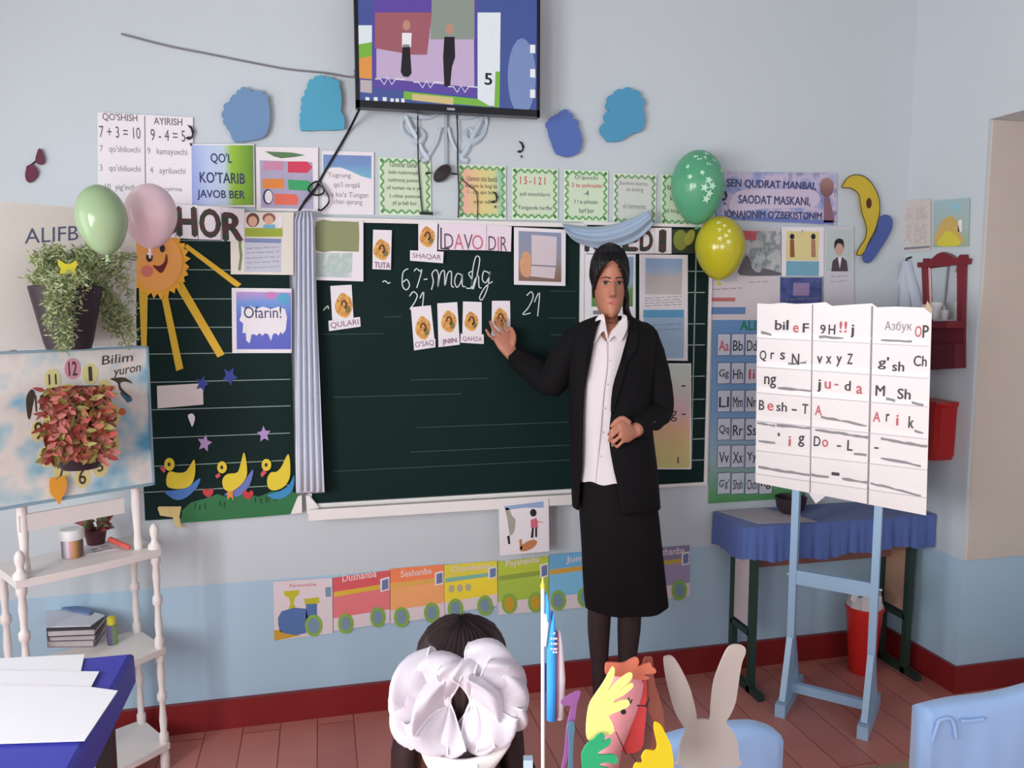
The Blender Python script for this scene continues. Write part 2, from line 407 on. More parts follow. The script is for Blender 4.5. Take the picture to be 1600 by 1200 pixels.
# ================================================================ television on a wall arm
TVY = 2.60
TV = Pl((0, TVY, 0), (1, 0, 0), (0, 0, 1))
tvq = rectq(554, -40, 843, 168, TV)
tv = thing('television', 'wall-mounted flat television switched on above the chalkboard', 'television', (.42, TVY, tvq[0][1]))
(u0, v0), (u1, _), (_, v1) = tvq[0], tvq[1], tvq[2]
mb = MB(); mb.box((u0, TVY, v0), (u1, TVY+.03, v1)); mb.box((u0+.1, TVY+.03, v0+.08), (u1-.1, TVY+.055, v1-.08)); mb.build('housing', BLACK, tv)
bz = .012
mb = MB()
for a, b, c, d in ((u0, v0, u1, v0+.022), (u0, v1-bz, u1, v1), (u0, v0, u0+bz, v1), (u1-bz*.8, v0, u1, v1)): mb.box((a, TVY-.008, b), (c, TVY, d))
mb.build('bezel', mat('tv_bezel', (26, 27, 34), .25, .02), tv)
INFO[tv.name] = (TV, 0)
def scr(key, col, e=.92): return mat('screen_'+key, col, .3, .05, 30, emit=e)
su0, su1, sv0, sv1 = u0+bz, u1-bz*.8, v0+.022, v1-bz
mb = MB(); mb.box((su0, TVY-.002, sv0), (su1, TVY, sv1)); screen = mb.build('screen', scr('blue', (66, 84, 150)), tv)
INFO[screen.name] = (TV, .0022)
def sp(name, polys, m, lay=1): return patch(screen, name, polys, m, lay, .0003)
tq = lambda *p: Q(*p, pl=TV)
sp('desktop_glow', [ell(815, 120, 22, 60, pl=TV)], scr('paleblue', (120, 140, 190)))
sp('picture', [tq((582, -20), (745, -20), (745, 152), (582, 137))], scr('violet_frame', (92, 70, 160)))
sp('ground', [tq((588, 40), (740, 40), (741, 137), (588, 122))], scr('lilac', (196, 172, 206)), 2)
sp('building', [tq((586, 20), (675, 20), (667, 86), (645, 86), (586, 76))], scr('brick', (160, 92, 104)), 3)
sp('sky_strip', [tq((675, -10), (741, -10), (741, 62), (672, 62))], scr('greygreen', (140, 150, 140)), 3)
for pts in ([(629, 70), (640, 70), (643, 115), (638, 121), (630, 120), (626, 113)], [(694, 58), (710, 58), (711, 90), (706, 105), (703, 136), (694, 135), (692, 90)]):
    sp('figure', [tq(*pts)], scr('dark', (36, 26, 48), .2), 4)
sp('figure_top', [tq((628, 52), (643, 52), (642, 74), (628, 74))], scr('white', (235, 235, 238)), 4)
sp('figure_head', [ell(702, 46, 6, 8, pl=TV)], scr('skin', (190, 140, 120)), 4)
sp('figure_head', [ell(635, 40, 6, 8, pl=TV)], scr('skin', (0,0,0)), 4)
zz = lambda x, y: [TV.uv(p) for p in ((x-20, y-3), (x-12, y-3), (x-6, y+6), (x, y-5), (x+6, y+6), (x+12, y-3), (x+26, y-2))]
for z_ in ((606, 127), (666, 132), (720, 139)): stroke(screen, 'zigzag_line', [zz(*z_)], .003, scr('white', (235, 235, 238)), 5)
sp('side_panel', [tq((746, 20), (782, 20), (780, 168), (746, 162))], scr('white2', (225, 232, 238)))
sp('side_panel_edge', [tq((774, 112), (781, 112), (780, 168), (772, 168))], scr('green', (120, 180, 60)), 2)
text(screen, [('5', (757, 115, 768, 133))], scr('dark', (36, 26, 48), .2), .03, 6)
sp('ribbon_banner', [tq((631, 143), (746, 155), (768, 168), (630, 155))], scr('green', (120, 180, 60)), 3)
sp('ribbon_banner_strip', [tq((644, 147), (708, 153), (708, 164), (644, 157))], scr('sand', (212, 190, 130)), 4)
sp('side_strip', [tq((560, 40), (581, 40), (581, 124), (560, 122))], scr('orange', (226, 150, 70)))
sp('side_strip_leaf', [tq((560, 70), (581, 66), (581, 88), (560, 92))], scr('green', (120, 180, 60)), 2)
sp('side_strip_sky', [tq((560, 40), (581, 40), (581, 66), (560, 70))], scr('white2', (225, 232, 238)), 2)
sp('icon_column', [tq((563, 125), (581, 126), (581, 146), (563, 144))], scr('tan', (190, 176, 180)))
sp('task_icons', [rectq(x, 152, x+6, 158, TV) for x in (571, 584, 598)]+[rectq(x, 154, x+5, 164, TV) for x in (610, 618, 627)], scr('white', (235, 235, 238)), 2)
sp('desktop_icons', [rectq(828, y, 836, y+13, TV) for y in (70, 108, 140)], scr('white', (235, 235, 238)), 2)
sp('clock_text', [rectq(x, 172, x+4, 175, TV) for x in (795, 803, 808, 818)], scr('white', (235, 235, 238)), 2)
mb = MB(); mb.box((.36, TVY+.05, v0+.12), (.48, WALL_Y, v0+.26)); mb.build('wall_mount', mat('dark_steel', (50, 50, 54), .4, .03, metal=.6), tv)
mb = MB(); mb.box((.41, TVY-.0095, v0+.006), (.435, TVY-.008, v0+.013)); mb.build('maker_badge', mat('badge_silver', (170, 170, 176), .3, 0), tv)

# cables
def cable(name, label, pts, r=.0032, m=BLACK, cat='cable'):
    mb = MB(); mb.tube(smoothpoly([tuple(p) for p in pts], 5, False), r, 6); o = mb.build(name, m, smooth=True); return tag(o, label, cat)
cable('cable', 'thin grey cable sagging from the upper left to the television', [WB.at(WB.uv(p), .006) for p in ((190, 54), (260, 72), (330, 86), (390, 98), (450, 109), (510, 115), (551, 121))]+[(.13, 2.66, 2.15), (.17, 2.64, 2.15)], .0028, mat('grey_cable', (120, 118, 124), .5, 0))
c1 = [aty(562, 170, 2.62)]+[WB.at(WB.uv(p), .01) for p in ((545, 205), (525, 240), (507, 270), (492, 297), (478, 314), (466, 332))]
cable('power_cable', 'black power cable running diagonally from television corner to curtain top', c1, .004)
tang = [WB.at(WB.uv(p), h) for p, h in (((474, 318), .02), (487, 302) and ((487, 302), .024), ((500, 290), .02), ((506, 302), .024), ((492, 306), .02), ((482, 296), .026), ((496, 285), .02), ((509, 300), .024), ((514, 316), .02), ((503, 329), .024), ((497, 328), .02))]
cable('cable_tangle', 'tangled loop of black wire beside the curtain top', tang, .003)
cable('cable', 'straight thin cable left of the wall channel under the television', [WB.at(WB.uv(p), .014) for p in ((652, 168), (652, 210), (653, 260), (656, 300), (659, 333))], .0024)
cable('cable', 'straight thin cable right of the wall channel under the television', [WB.at(WB.uv(p), .014) for p in ((712, 172), (714, 210), (714, 260), (716, 300), (715, 341))], .0024)
cable('wire', 'thin wire slanting across the orange-washed poem card', [WB.at(WB.uv(p), .012) for p in ((718, 279), (733, 292), (744, 304), (745, 343))], .0016)
q = rectq(694, 178, 698, 262); mb = MB(); mb.prism([WB.at(p, .0005) for p in q], PN*.012)
tag(mb.build('cable_channel', mat('channel_grey', (176, 184, 194), .5, .03)), 'pale vertical cable channel between the painted scrolls', 'cable channel')
e = WB.at(WB.uv((690, 272)), .0); mb = MB()
mb.lathe([(.012, 0), (.034, .003), (.036, .02), (.03, .03), (.012, .033)], e, 20, PN, 1, .62)
pb = mb.build('power_plug', mat('dark_brown_plastic', (44, 34, 38), .4, .03), smooth=True); tag(pb, 'oval dark brown power plug on the wall below the cable channel', 'plug')
mb = MB(); mb.tube([WB.at(WB.uv(p), .012) for p in ((672, 271), (664, 272))], .003, 6); mb.tube([WB.at(WB.uv(p), .012) for p in ((704, 272), (713, 273))], .003, 6); mb.build('lead', BLACK, pb)
mb = MB(); q = rectq(654, 333, 674, 337); mb.prism([WB.at(p, .028) for p in q], PN*.012); tag(mb.build('connector', BLACK), 'small flat black connector on the frame top under left thin cable', 'connector')

# painted relief scrolls under the television
for sx, side in ((-1, 'left'), (1, 'right')):
    mb = MB(); cx = 694
    def sc_(pts): return [WB.at(WB.uv((cx+sx*x, y)), .004) for x, y in smoothpoly(pts, 5, False)]
    mb.tube(sc_([(8, 178), (24, 183), (40, 182), (58, 178), (66, 190), (62, 208), (50, 220), (38, 222), (32, 212), (38, 202), (46, 206)]), [.004+.009*abs(math.sin(k*.14)) for k in range(51)], 6)
    mb.tube(sc_([(60, 182), (52, 200), (44, 214), (34, 236), (26, 248), (36, 252)]), .011, 6)
    mb.tube(sc_([(6, 200), (12, 222), (22, 240), (30, 250)]), .008, 6)
    tag(mb.build('wall_scroll', mat('pale_blue_relief', (190, 204, 214), .4, .06, 20), smooth=True), 'pale blue raised wall scroll %s of the channel under television' % side, 'wall ornament')
# ================================================================ things on the back wall above the board
def scallop(name, label, pts, col, h=.012, t=.010, cat='cloud cutout', grp='paper clouds on the wall'):
    cx_, cy_ = sum(p[0] for p in pts)/len(pts), sum(p[1] for p in pts)/len(pts); out = []
    for i, p in enumerate(pts):     # each short edge on the left and top bulges out like a petal
        q = pts[(i+1) % len(pts)]; mx_, my_ = (p[0]+q[0])/2, (p[1]+q[1])/2; d = math.hypot(mx_-cx_, my_-cy_); L_ = math.hypot(q[0]-p[0], q[1]-p[1])
        out.append(p)
        if L_ < 24 and (mx_-cx_)*.7+(my_-cy_) < 6:
            nx_, ny_ = (q[1]-p[1])/L_, -(q[0]-p[0])/L_
            if nx_*(mx_-cx_)+ny_*(my_-cy_) < 0: nx_, ny_ = -nx_, -ny_
            for f_ in (.12, .3, .5, .7, .88): b_ = L_*.34*math.sin(math.pi*f_)**.6; out.append((p[0]+(q[0]-p[0])*f_+nx_*b_, p[1]+(q[1]-p[1])*f_+ny_*b_))
        elif L_ > 12:
            out.append((mx_+(mx_-cx_)*.04, my_+(my_-cy_)*.02))
    mb = MB(); pp = [WB.uv(p) for p in out]
    mb.prism([WB.at(q, h) for q in pp], PN*t); o = mb.build(name, mat('foam_%d_%d_%d' % col, col, .75, .04, 6)); return tag(o, label, cat, grp)
scallop('cloud_cutout', 'grey-blue scalloped paper cloud, leftmost above the green and blue notice', [(352,188),(352,174),(357,163),(363,162),(363,154),(371,152),(376,143),(388,142),(394,149),(402,145),(412,150),(419,160),(422,178),(420,203),(412,217),(390,222),(367,224),(360,208),(353,197)], (112, 146, 184))
scallop('cloud_cutout', 'bright blue paper cloud with a flat bottom left of the television', [(470,206),(469,184),(474,177),(473,165),(477,152),(483,141),(482,133),(490,127),(497,122),(507,126),(520,127),(530,138),(533,152),(532,176),(537,184),(537,204),(500,205)], (82, 164, 194))
scallop('cloud_cutout', 'purple-blue paper cloud tilted, just right of the television', [(853,202),(856,190),(862,185),(872,183),(876,175),(886,178),(891,188),(900,198),(907,222),(902,240),(885,247),(867,242),(860,226)], (86, 112, 180))
scallop('cloud_cutout', 'bright blue paper cloud, rightmost above the green balloon', [(940,215),(944,193),(950,175),(946,162),(957,151),(970,143),(985,144),(997,154),(1000,170),(1004,190),(998,207),(984,210),(966,222),(946,223)], (80, 154, 192))
def bird(name, label, cx, cy, s, m=BLACK, h=.004):
    mb = MB()
    for pts in ([(-6,-12),(2,-9),(6,0),(3,8),(-1,11),(2,3),(0,-5)], [(-9,9),(-3,6),(2,9),(-3,12)], [(-2,16),(3,18),(0,22)]):
        mb.prism([WB.at(WB.uv((cx+x*s, cy+y*s)), h) for x, y in pts], PN*.001)
    return tag(mb.build(name, m), label, 'bird sticker', 'small bird stickers')
bird('bird_sticker', 'small black bird sticker on the bare wall right of the channel', 814, 230, .8)
bird('bird_sticker', 'small black bird sticker over the orange-washed poem card', 772, 309, .8, h=.016)
bird('bird_sticker', 'small black bird sticker at the right edge of the sums poster', 299, 208, 1.0, h=.012)
bird('bird_sticker', 'small black bird sticker at the left edge of the blue banner', 1130, 306, .7, h=.012)
t = thing('flower_ornament', 'maroon paper petals on a stem at the far left of the wall', 'ornament', WB.at(WB.uv((54, 286)), .006))
MAROON = mat('maroon_paper', (104, 44, 68), .7, .1)
for pts in ([(57,252),(62,234),(67,236),(71,250),(69,257),(63,258)], [(42,268),(48,258),(57,262),(61,272),(54,283),(47,286),(42,280)]):
    mb = MB(); mb.prism([WB.at(WB.uv(p), .006) for p in smoothpoly(pts, 3)], PN*.006); mb.build('petal', MAROON, t)
mb = MB(); mb.tube([WB.at(WB.uv(p), .008) for p in ((60, 250), (52, 257), (44, 261), (43, 268))], .0022, 6); mb.build('stem', INK, t)

s = sheet('sums_poster', 'white poster of addition and subtraction sums, high on left', 'poster', Q((153,176),(302,184),(302,330),(154,326)), WHITE, .004, .002)
text(s, [("QO'SHISH", (161,177,215,190)), ('AYIRISH', (241,184,285,195))], mat('brown_grey_ink', (110, 96, 104), .6, 0), .01)
text(s, [('7 + 3 = 10', (156,197,220,215)), ('9 - 4 = 5', (236,202,290,220))], mat('dark_grey_ink', (96, 88, 98), .6, 0), -.005)
text(s, [("7   qo'shiluvchi", (157,227,220,240)), ('9   kamayuvchi', (231,231,293,244)), ("3   qo'shiluvchi", (157,257,220,270)), ('4   ayriluvchi', (235,261,290,274)), ("10  yig'indi", (165,287,211,299)), ('ayirma', (257,292,285,301))], INKG)
patch(s, 'divider', Q((226,182),(227.5,182),(229,326),(227.5,326)), INKG)
s = sheet('notice', 'green and blue notice asking to raise a hand', 'notice', Q((299,226),(397,226),(399,324),(300,325)), WHITE, .009, .002)
patch(s, 'printed_ground', Q((300,228),(396,228),(397,321),(301,322)), blend_mat('blue_to_lime', [(.0, (138,152,216)), (.3, (186,200,232)), (.52, (190,208,226)), (.62, (150,192,56)), (.85, (112,160,40)), (1, (84,120,56))], 'X', 4.6, .38))
text(s, [("QO'L", (330,240,363,257)), ("KO'TARIB", (313,269,383,286)), ('JAVOB BER', (309,297,383,313))], INKB, .02, 2)
s = sheet('chart', 'white chart of coloured arrows and boxes beside the notice', 'chart', Q((400,230),(497,231),(497,331),(401,330)), WHITE, .005, .002)
patch(s, 'grey_ground', rectq(407,251,489,325), mat('lilac_grey_print', (176, 168, 196), .6, .15, 20))
P = lambda n, pts, c, l=2: patch(s, n, Q(*pts), mat('print_%d_%d_%d' % c, c, .6, .05), l)
P('leaf', ((414,237),(430,238),(455,239),(477,243),(460,246),(440,248),(428,245)), (92, 128, 84))
P('pink_box', ((412,253),(442,253),(442,266),(412,266)), (206, 140, 170)); P('red_arrow', ((450,253),(480,253),(488,262),(480,271),(450,270)), (212, 66, 94))
P('orange_box', ((410,280),(443,280),(444,295),(411,295)), (228, 140, 66)); P('green_arrow', ((450,281),(483,283),(489,290),(486,299),(451,297)), (60, 166, 104))
P('orange_arrow', ((429,303),(462,304),(467,312),(464,321),(429,320)), (232, 112, 92)); patch(s, 'penguin_shape', [ell(419,308,8,12)], INKB, 2); patch(s, 'penguin_belly', [ell(420,308,6,10)], WHITE, 3)
s = sheet('landscape_notice', 'white notice with a blue mountain picture and four lines', 'notice', Q((503,236),(584,238),(584,336),(503,335)), WHITE, .004, .002)
patch(s, 'mountain_sky', Q((505,242),(580,244),(580,280),(565,276),(548,268),(532,262),(517,262),(505,268)), blend_mat('mountain_blue', [(0, (120,196,206)), (.5, (116,150,200)), (1, (122,140,190))], 'Z', 9, .0))
text(s, [('Tugrung', (512,270,548,279)), ("qo'l orqali", (521,284,562,295)), ("ola ko'z Tungan", (509,299,575,310)), ('chan qarang', (521,311,566,321))], INKG)
PALEG = mat('pale_green_print', (208, 226, 196), .6, .04); GRN = mat('green_wave_print', (112, 168, 108), .6, .1, 30)
def wavy(root, x0, y0, x1, y1, cyc, m):
    q = rectq(x0, y0, x1, y1); (u0, v0), (u1, _), (_, v1) = q[0], q[1], q[2]
    N = cyc*14; lns = []
    for (ax, ay), (bx, by) in (((u0,v0),(u1,v0)), ((u1,v0),(u1,v1)), ((u1,v1),(u0,v1)), ((u0,v1),(u0,v0))):
        dx, dy = bx-ax, by-ay; L = math.hypot(dx, dy); nx, ny = -dy/L, dx/L; ln = []
        for k in range(N+1):
            t = k/N; d = .006-.0045*math.cos(2*math.pi*cyc*t); ln.append((ax+dx*t*.97+dx*.015+nx*d, ay+dy*t*.97+dy*.015+ny*d))
        lns.append(ln)
    return stroke(root, 'wavy_border', lns, .0062, m, 2)
cards = [((592,246,673,336), 'full of six black lines, leftmost of the row', PALEG, [("Tumorlar tushar", 607,259,652), ("kelin tushmoqda", 607,272,654), ('tushmoq yomon', 606,284,655), ('sil tuman va o yo', 604,296,658), ("1-chisi yomon", 609,309,656), ("yil ja hali bor", 613,320,651)], INK),
 ((716,257,790,342), 'washed orange and teal, right of the thin cables', blend_mat('orange_teal', [(0, (236,178,160)), (.4, (226,206,140)), (.75, (214,214,150)), (1, (110,190,186))], 'X', 7, .35), [('Usmon ota baxtli', 729,281,776), ("kattam la bog'da", 727,293,776), ('1 - cha qon bor', 730,303,772), ('yurar edik', 739,318,769)], INK),
 ((799,262,871,343), 'with a red top line above two purple lines', PALEG, [("yoli tomchilarni", 811,306,858), ('Yonganda harflar', 808,327,863)], INKB),
 ((880,265,949,346), 'with five short lines above the left end of the swag', PALEG, [("O'quvchi", 897,280,933), ('-4', 911,304,919), ('3 1 ta qolmaslar', 896,318,933), ('harf bor', 904,331,927)], INKB),
 ((957,271,1024,350), 'grey-centred, partly covered by the blue swag', mat('grey_green_print', (208, 212, 204), .6, .04), [('Baxtimiz bayroq', 967,289,1010), ('tin boling', 977,299,1004), ("oh hammamiz", 972,324,1008)], INKG),
 ((1032,272,1096,352), 'partly hidden by the big green balloon', PALEG, [('bu', 1042,295,1052), ('ko', 1046,312,1056), ("til bog'", 1038,332,1061)], INK)]
for (x0,y0,x1,y1), lb, gm, tx, ik in cards:
    s = sheet('poem_card', 'green wavy-edged card '+lb, 'card', rectq(x0,y0,x1,y1), mat('mint_paper', (222, 236, 212), .6, .02), .004, .002, group='green wavy cards over the board')
    patch(s, 'printed_ground', rectq(x0+5,y0+5,x1-5,y1-6), gm)
    wavy(s, x0+2,y0+2,x1-2,y1-3, 6, GRN if x0 != 957 else mat('grey_wave', (122, 160, 118), .6, .1))
    text(s, [(a, (b, c-6, d, c+2)) for a, b, c, d in tx], ik, .0, 2)
    if x0 == 799: text(s, [("1 5 - 1 2 1", (812,276,851,288))], INKR, .02, 2, 'red_lettering')
    if x0 == 880: text(s, [("1 2 ta qolmaslar", (887,286,941,294))], INKR, .01, 2, 'red_lettering')

# letter cards over the wings of the board
LET = cloud_mat('dark_letter_print', [(30, 50, 40), (44, 62, 48), (92, 46, 52), (34, 56, 46)], 40)
def letter(ch, quad, box, lb):
    s = sheet('letter_card', lb, 'letter card', Q(*quad), WHITE, .027, .0015, group='big letter cards over the chalkboard wings'); text(s, [(ch, box)], LET, .06)
letter('S', ((236,322),(277,322),(277,373),(237,371)), (243,328,275,368), 'white card with a dark letter half behind the pink balloon')
letter('H', ((277.5,322),(311,322),(311,375),(278,373)), (280,326,308,369), 'white card with a big dark letter H')
letter('O', ((311.5,323),(347,325),(347,376),(312,375)), (315,329,345,371), 'white card with a big dark letter O')
letter('R', ((347.5,325),(383,328),(383,379),(348,377)), (351,335,379,376), 'white card with a big dark letter R')
letter('K', ((906,357),(937,357),(937,397),(906,397)), (911,362,934,393), 'white letter card at the left end behind the blue swag')
letter('E', ((963,357),(993,357),(993,397),(963,397)), (970,360,990,392), 'white card with a big dark letter E right of the swag')
letter('D', ((993.5,357),(1017,357),(1017,397),(993.5,397)), (996,361,1014,392), 'white card with a big dark letter D')
letter('I', ((1017.5,357),(1044,357),(1044,397),(1017.5,397)), (1026,361,1034,394), 'white card with a dark letter I and specks')
s = sheet('picture', 'dark picture with yellow-green leaves beside the last letter card', 'picture', Q((1045,359),(1094,360),(1094,397),(1045,396)), mat('dark_print', (52, 60, 46), .5, .2, 30), .027, .0015)
patch(s, 'leaf', [ell(1058,376,11,16)], mat('olive_print', (134, 142, 62), .5, .15, 30)); patch(s, 'leaf', [ell(1072,372,7,13,rot=.4)], mat('yellow_green_print', (164, 162, 72), .5, .1, 30), 2)

# ================================================================ pages on the wings
s = sheet('picture_page', 'white page with two children over a lined sheet, upper left wing', 'page', Q((361,333),(459,333),(459,430),(362,429)), CREAM, .024, .0015)
patch(s, 'lime_banner', Q((384,357),(442,358),(442,371),(384,371)), mat('lime_print', (160, 176, 60), .6, .08)); patch(s, 'blue_strip', Q((384,373),(440,374),(440,381),(384,380)), mat('steel_blue_print', (132, 146, 186), .6, .05))
patch(s, 'lined_sheet', Q((383,381),(440,382),(440,426),(383,425)), mat('lilac_paper', (200, 202, 216), .6, .05)); bars(s, [(386,437,y) for y in (389,396,404,411,419)], INKG, 2, th=.8)
patch(s, 'girl_hair', [ell(396,345,10,11)], mat('brown_print', (112, 66, 60), .6, .1)); patch(s, 'girl_face', [ell(396,347,7,8)], mat('face_print', (226, 176, 150), .6, .05), 2)
patch(s, 'boy_hair', [ell(421,342,10,8)], mat('reddish_print', (148, 96, 84), .6, .1)); patch(s, 'boy_face', [ell(421,345,7,7)], mat('face_print', (0,0,0)), 2); patch(s, 'boy_shirt', Q((413,352),(430,352),(431,358),(412,358)), mat('sky_print', (120, 184, 212), .6, .05), 2)
patch(s, 'dog', [ell(438,347,5,9)], WHITE, 2); patch(s, 'vine', Q((374,360),(377,352),(380,366),(378,384),(380,400),(377,424),(373,422),(376,402),(374,384)), mat('vine_print', (120, 140, 96), .6, .15, 40))
s = sheet('praise_page', 'white page with a blue paint splash and the word Ofarin', 'page', Q((363,450),(456,451),(456,551),(364,551)), WHITE, .019, .0015)
patch(s, 'blue_ground', Q((370,456),(455,457),(455,545),(371,545)), blend_mat('indigo_print', [(0, (92,96,190)), (.5, (96,110,200)), (.8, (110,150,214)), (1, (196,150,206))], 'Z', 5.2, -.1))
patch(s, 'pink_blot', [ell(424,461,9,5)], mat('pink_print', (206, 130, 190), .6, .1), 2); patch(s, 'teal_blot', [ell(444,466,10,8)], mat('teal_print', (92, 170, 206), .6, .1), 2)
sp_ = [(378,478),(384,482),(392,478),(402,482),(412,479),(424,483),(436,479),(446,483),(449,496),(447,515),(442,522),(439,518),(436,524),(431,520),(427,522),(424,532),(420,522),(415,520),(411,524),(406,520),(402,524),(398,522),(394,522),(391,536),(386,532),(385,520),(380,520),(381,505),(375,500),(378,492)]
patch(s, 'white_splash', [[WB.uv(p) for p in sp_]], WHITE, 3); text(s, [('Ofarin!', (382,479,440,497))], INKB, -.005, 4)

# the sun and the ducks cut from coloured paper
s = thing('paper_sun', 'orange smiling paper sun with long yellow rays on the left wing', 'paper sun', WB.at(WB.uv((250, 578)), .02))
YEL = mat('mustard_paper', (224, 180, 52), .7, .05)
for pts in (((288,386),(294,382),(378,444),(372,449),(366,446)), ((271,440),(283,434),(352,553),(341,558)), ((253,460),(263,458),(288,575),(277,579)), ((219,448),(233,448),(231,545),(223,545))):
    mb = MB(); mb.prism([WB.at(WB.uv(p), .0175) for p in pts], PN*.0015); mb.build('ray', YEL, s)
spk = []
for k in range(56):
    a = 2*math.pi*k/56; r = (1.0 if k % 2 else .86)+random.uniform(-.03, .03); spk.append((248+51*r*math.cos(a), 411+57*r*math.sin(a)))
mb = MB(); mb.prism([WB.at(WB.uv(p), .0195) for p in spk], PN*.002); mb.build('fringe', mat('amber_paper', (244, 178, 60), .7, .06), s)
mb = MB(); mb.prism([WB.at(q, .022) for q in ell(249,410,38,45,28)], PN*.002); fc = mb.build('face', mat('orange_paper', (252, 172, 92), .7, .08, 12), s)
for nm, pts, m in (('eye', [ell(236,402,5,8)], INK), ('eye', [ell(256,389,4,6)], INK), ('eye_glint', [ell(237,401,2,4)], WHITE), ('cheek', [ell(232,424,9,9)], mat('cheek_print', (226, 124, 112), .7, .05)), ('mouth', [[WB.uv(p) for p in smoothpoly([(241,415),(251,416),(259,410),(262,397),(264,408),(260,420),(254,427),(247,422)], 3)]], mat('mouth_print', (112, 34, 34), .7, .05))):
    mb = MB(); mb.prism([WB.at(q, .0245 if 'glint' not in nm else .0255) for q in pts[0]], PN*.001); mb.build(nm, m, fc)
def star(cx, cy, r, m, lb, rot=0):
    mb = MB(); mb.prism([WB.at(WB.uv((cx+(r if k % 2 == 0 else r*.48)*math.sin(rot+math.pi*k/5)*.92, cy-(r if k % 2 == 0 else r*.48)*math.cos(rot+math.pi*k/5)*1.1)), .0175) for k in range(10)], PN*.0015)
    tag(mb.build('paper_star', m), lb, 'paper star', 'paper stars on the left wing')
BST, PST = mat('blue_star_paper', (52, 70, 150), .7, .05), mat('lilac_star_paper', (178, 146, 196), .7, .05)
star(317, 599, 12, BST, 'dark blue paper star touching the corner of the blank label', .3); star(360, 587, 14, BST, 'dark blue paper star on the ruled line, right of the other blue star', .5)
star(321, 691, 13, PST, 'lilac paper star lower left, above the first duck', .2); star(413, 677, 12, PST, 'lilac paper star further right, above the third duck', -.1)
sheet('label_card', 'blank pinkish white label card at the left wing edge', 'card', Q((247,602),(318,598),(319,631),(248,637)), mat('pinkish_paper', (222, 208, 208), .6, .04), .0175, .001)
mb = MB(); mb.prism([WB.at(WB.uv(p), .0175) for p in smoothpoly([(295,648),(302,645),(306,652),(302,665),(299,660)], 3)], PN*.001); tag(mb.build('paper_scrap', WHITE), 'tiny white paper scrap below the blank label card', 'scrap')
DY, DB = mat('duck_yellow_paper', (226, 202, 56), .7, .05), mat('duck_blue_paper', (78, 122, 190), .7, .06)
def duck(hx, hy, hr, body, water, bill, feet, tail, lb, wm=DB):
    g = lambda pts: [WB.uv((40+x/4, 500+y/4)) for x, y in pts]
    bb = g(body); zz_ = min(v for _, v in bb)
    t = thing('paper_duck', lb, 'paper duck', WB.at((bb[0][0], zz_), .019), 'paper ducks on the left wing')
    mb = MB(); mb.prism([WB.at(WB.uv((40+x/4, 500+y/4)), .0175) for x, y in smoothpoly(water, 3)], PN*.0015); mb.build('wing', wm, t)
    mb = MB(); mb.prism([WB.at(WB.uv((40+x/4, 500+y/4)), .0195) for x, y in smoothpoly(body, 4)], PN*.0015); mb.build('body', DY, t)
    hq = ell(40+hx/4, 500+hy/4, hr/4, hr/4*1.25); mb = MB(); mb.prism([WB.at(q, .0215) for q in hq], PN*.0015); hd = mb.build('head', DY, t)
    mb = MB(); mb.prism([WB.at(q, .0233) for q in ell(40+hx/4-.5, 500+hy/4, 2.2, 3)], PN*.001); mb.build('eye', INK, hd)
    mb = MB(); mb.prism([WB.at(q, .021) for q in g(bill)], PN*.0015); mb.build('bill', INKR, hd)
    if feet:
        mb = MB(); mb.prism([WB.at(q, .0215) for q in g(feet)], PN*.001); mb.build('feet', mat('orange_paper2', (226, 140, 60), .7, .05), t)
duck(907, 893, 32, [(908,938),(888,975),(893,1030),(940,1046),(1010,1040),(1050,1005),(1066,940),(1060,865),(1030,908),(1000,942),(950,946)], [(875,1062),(930,1056),(1010,1040),(1095,980),(1075,1040),(1010,1100),(950,1116),(900,1090)], [(845,915),(880,905),(882,940),(868,945)], None, None, 'yellow paper duck, leftmost of the row on the grass')
duck(1233, 912, 30, [(1265,955),(1235,990),(1245,1046),(1290,1060),(1350,1020),(1388,950),(1370,820),(1345,900),(1325,945)], [(1245,1085),(1300,1050),(1360,1010),(1425,925),(1400,1030),(1330,1095)], [(1190,965),(1215,945),(1225,965),(1200,982)], [(1265,1060),(1305,1060),(1298,1085),(1308,1118),(1285,1095),(1266,1115)], None, 'yellow paper duck with orange feet, middle of the row', mat('duck_lilac_paper', (106, 122, 186), .7, .06))
duck(1508, 897, 30, [(1535,945),(1512,985),(1520,1040),(1560,1056),(1620,1030),(1655,960),(1645,830),(1600,910),(1570,940)], [(1515,1085),(1590,1062),(1650,1020),(1680,960),(1672,1050),(1620,1100),(1560,1110)], [(1470,955),(1490,925),(1510,945),(1480,975)], None, None, 'yellow paper duck, rightmost of the row beside the curtain foot', mat('duck_cyan_paper', (58, 140, 190), .7, .06))
gp = [(284,815),(286,795),(300,783),(325,776),(340,770),(362,776),(380,768),(405,774),(425,766),(455,765),(467,770),(468,800),(400,806)]
mb = MB(); mb.prism([WB.at(WB.uv(p), .017) for p in gp], PN*.001); gr = tag(mb.build('paper_grass', mat('grass_green_paper', (44, 112, 66), .7, .08)), 'strip of green paper grass under the paper ducks', 'paper grass'); INFO[gr.name] = (WB, .018)
stroke(gr, 'grass_blades', [[WB.uv((x, y)), WB.uv((x+random.uniform(-1.5, 1.5), y+9))] for x, y in ((307,784),(314,786),(321,784),(345,780),(352,782),(400,774),(408,776),(416,774),(421,772),(430,772))], .0035, mat('dark_green_ink', (24, 56, 36), .7, 0))
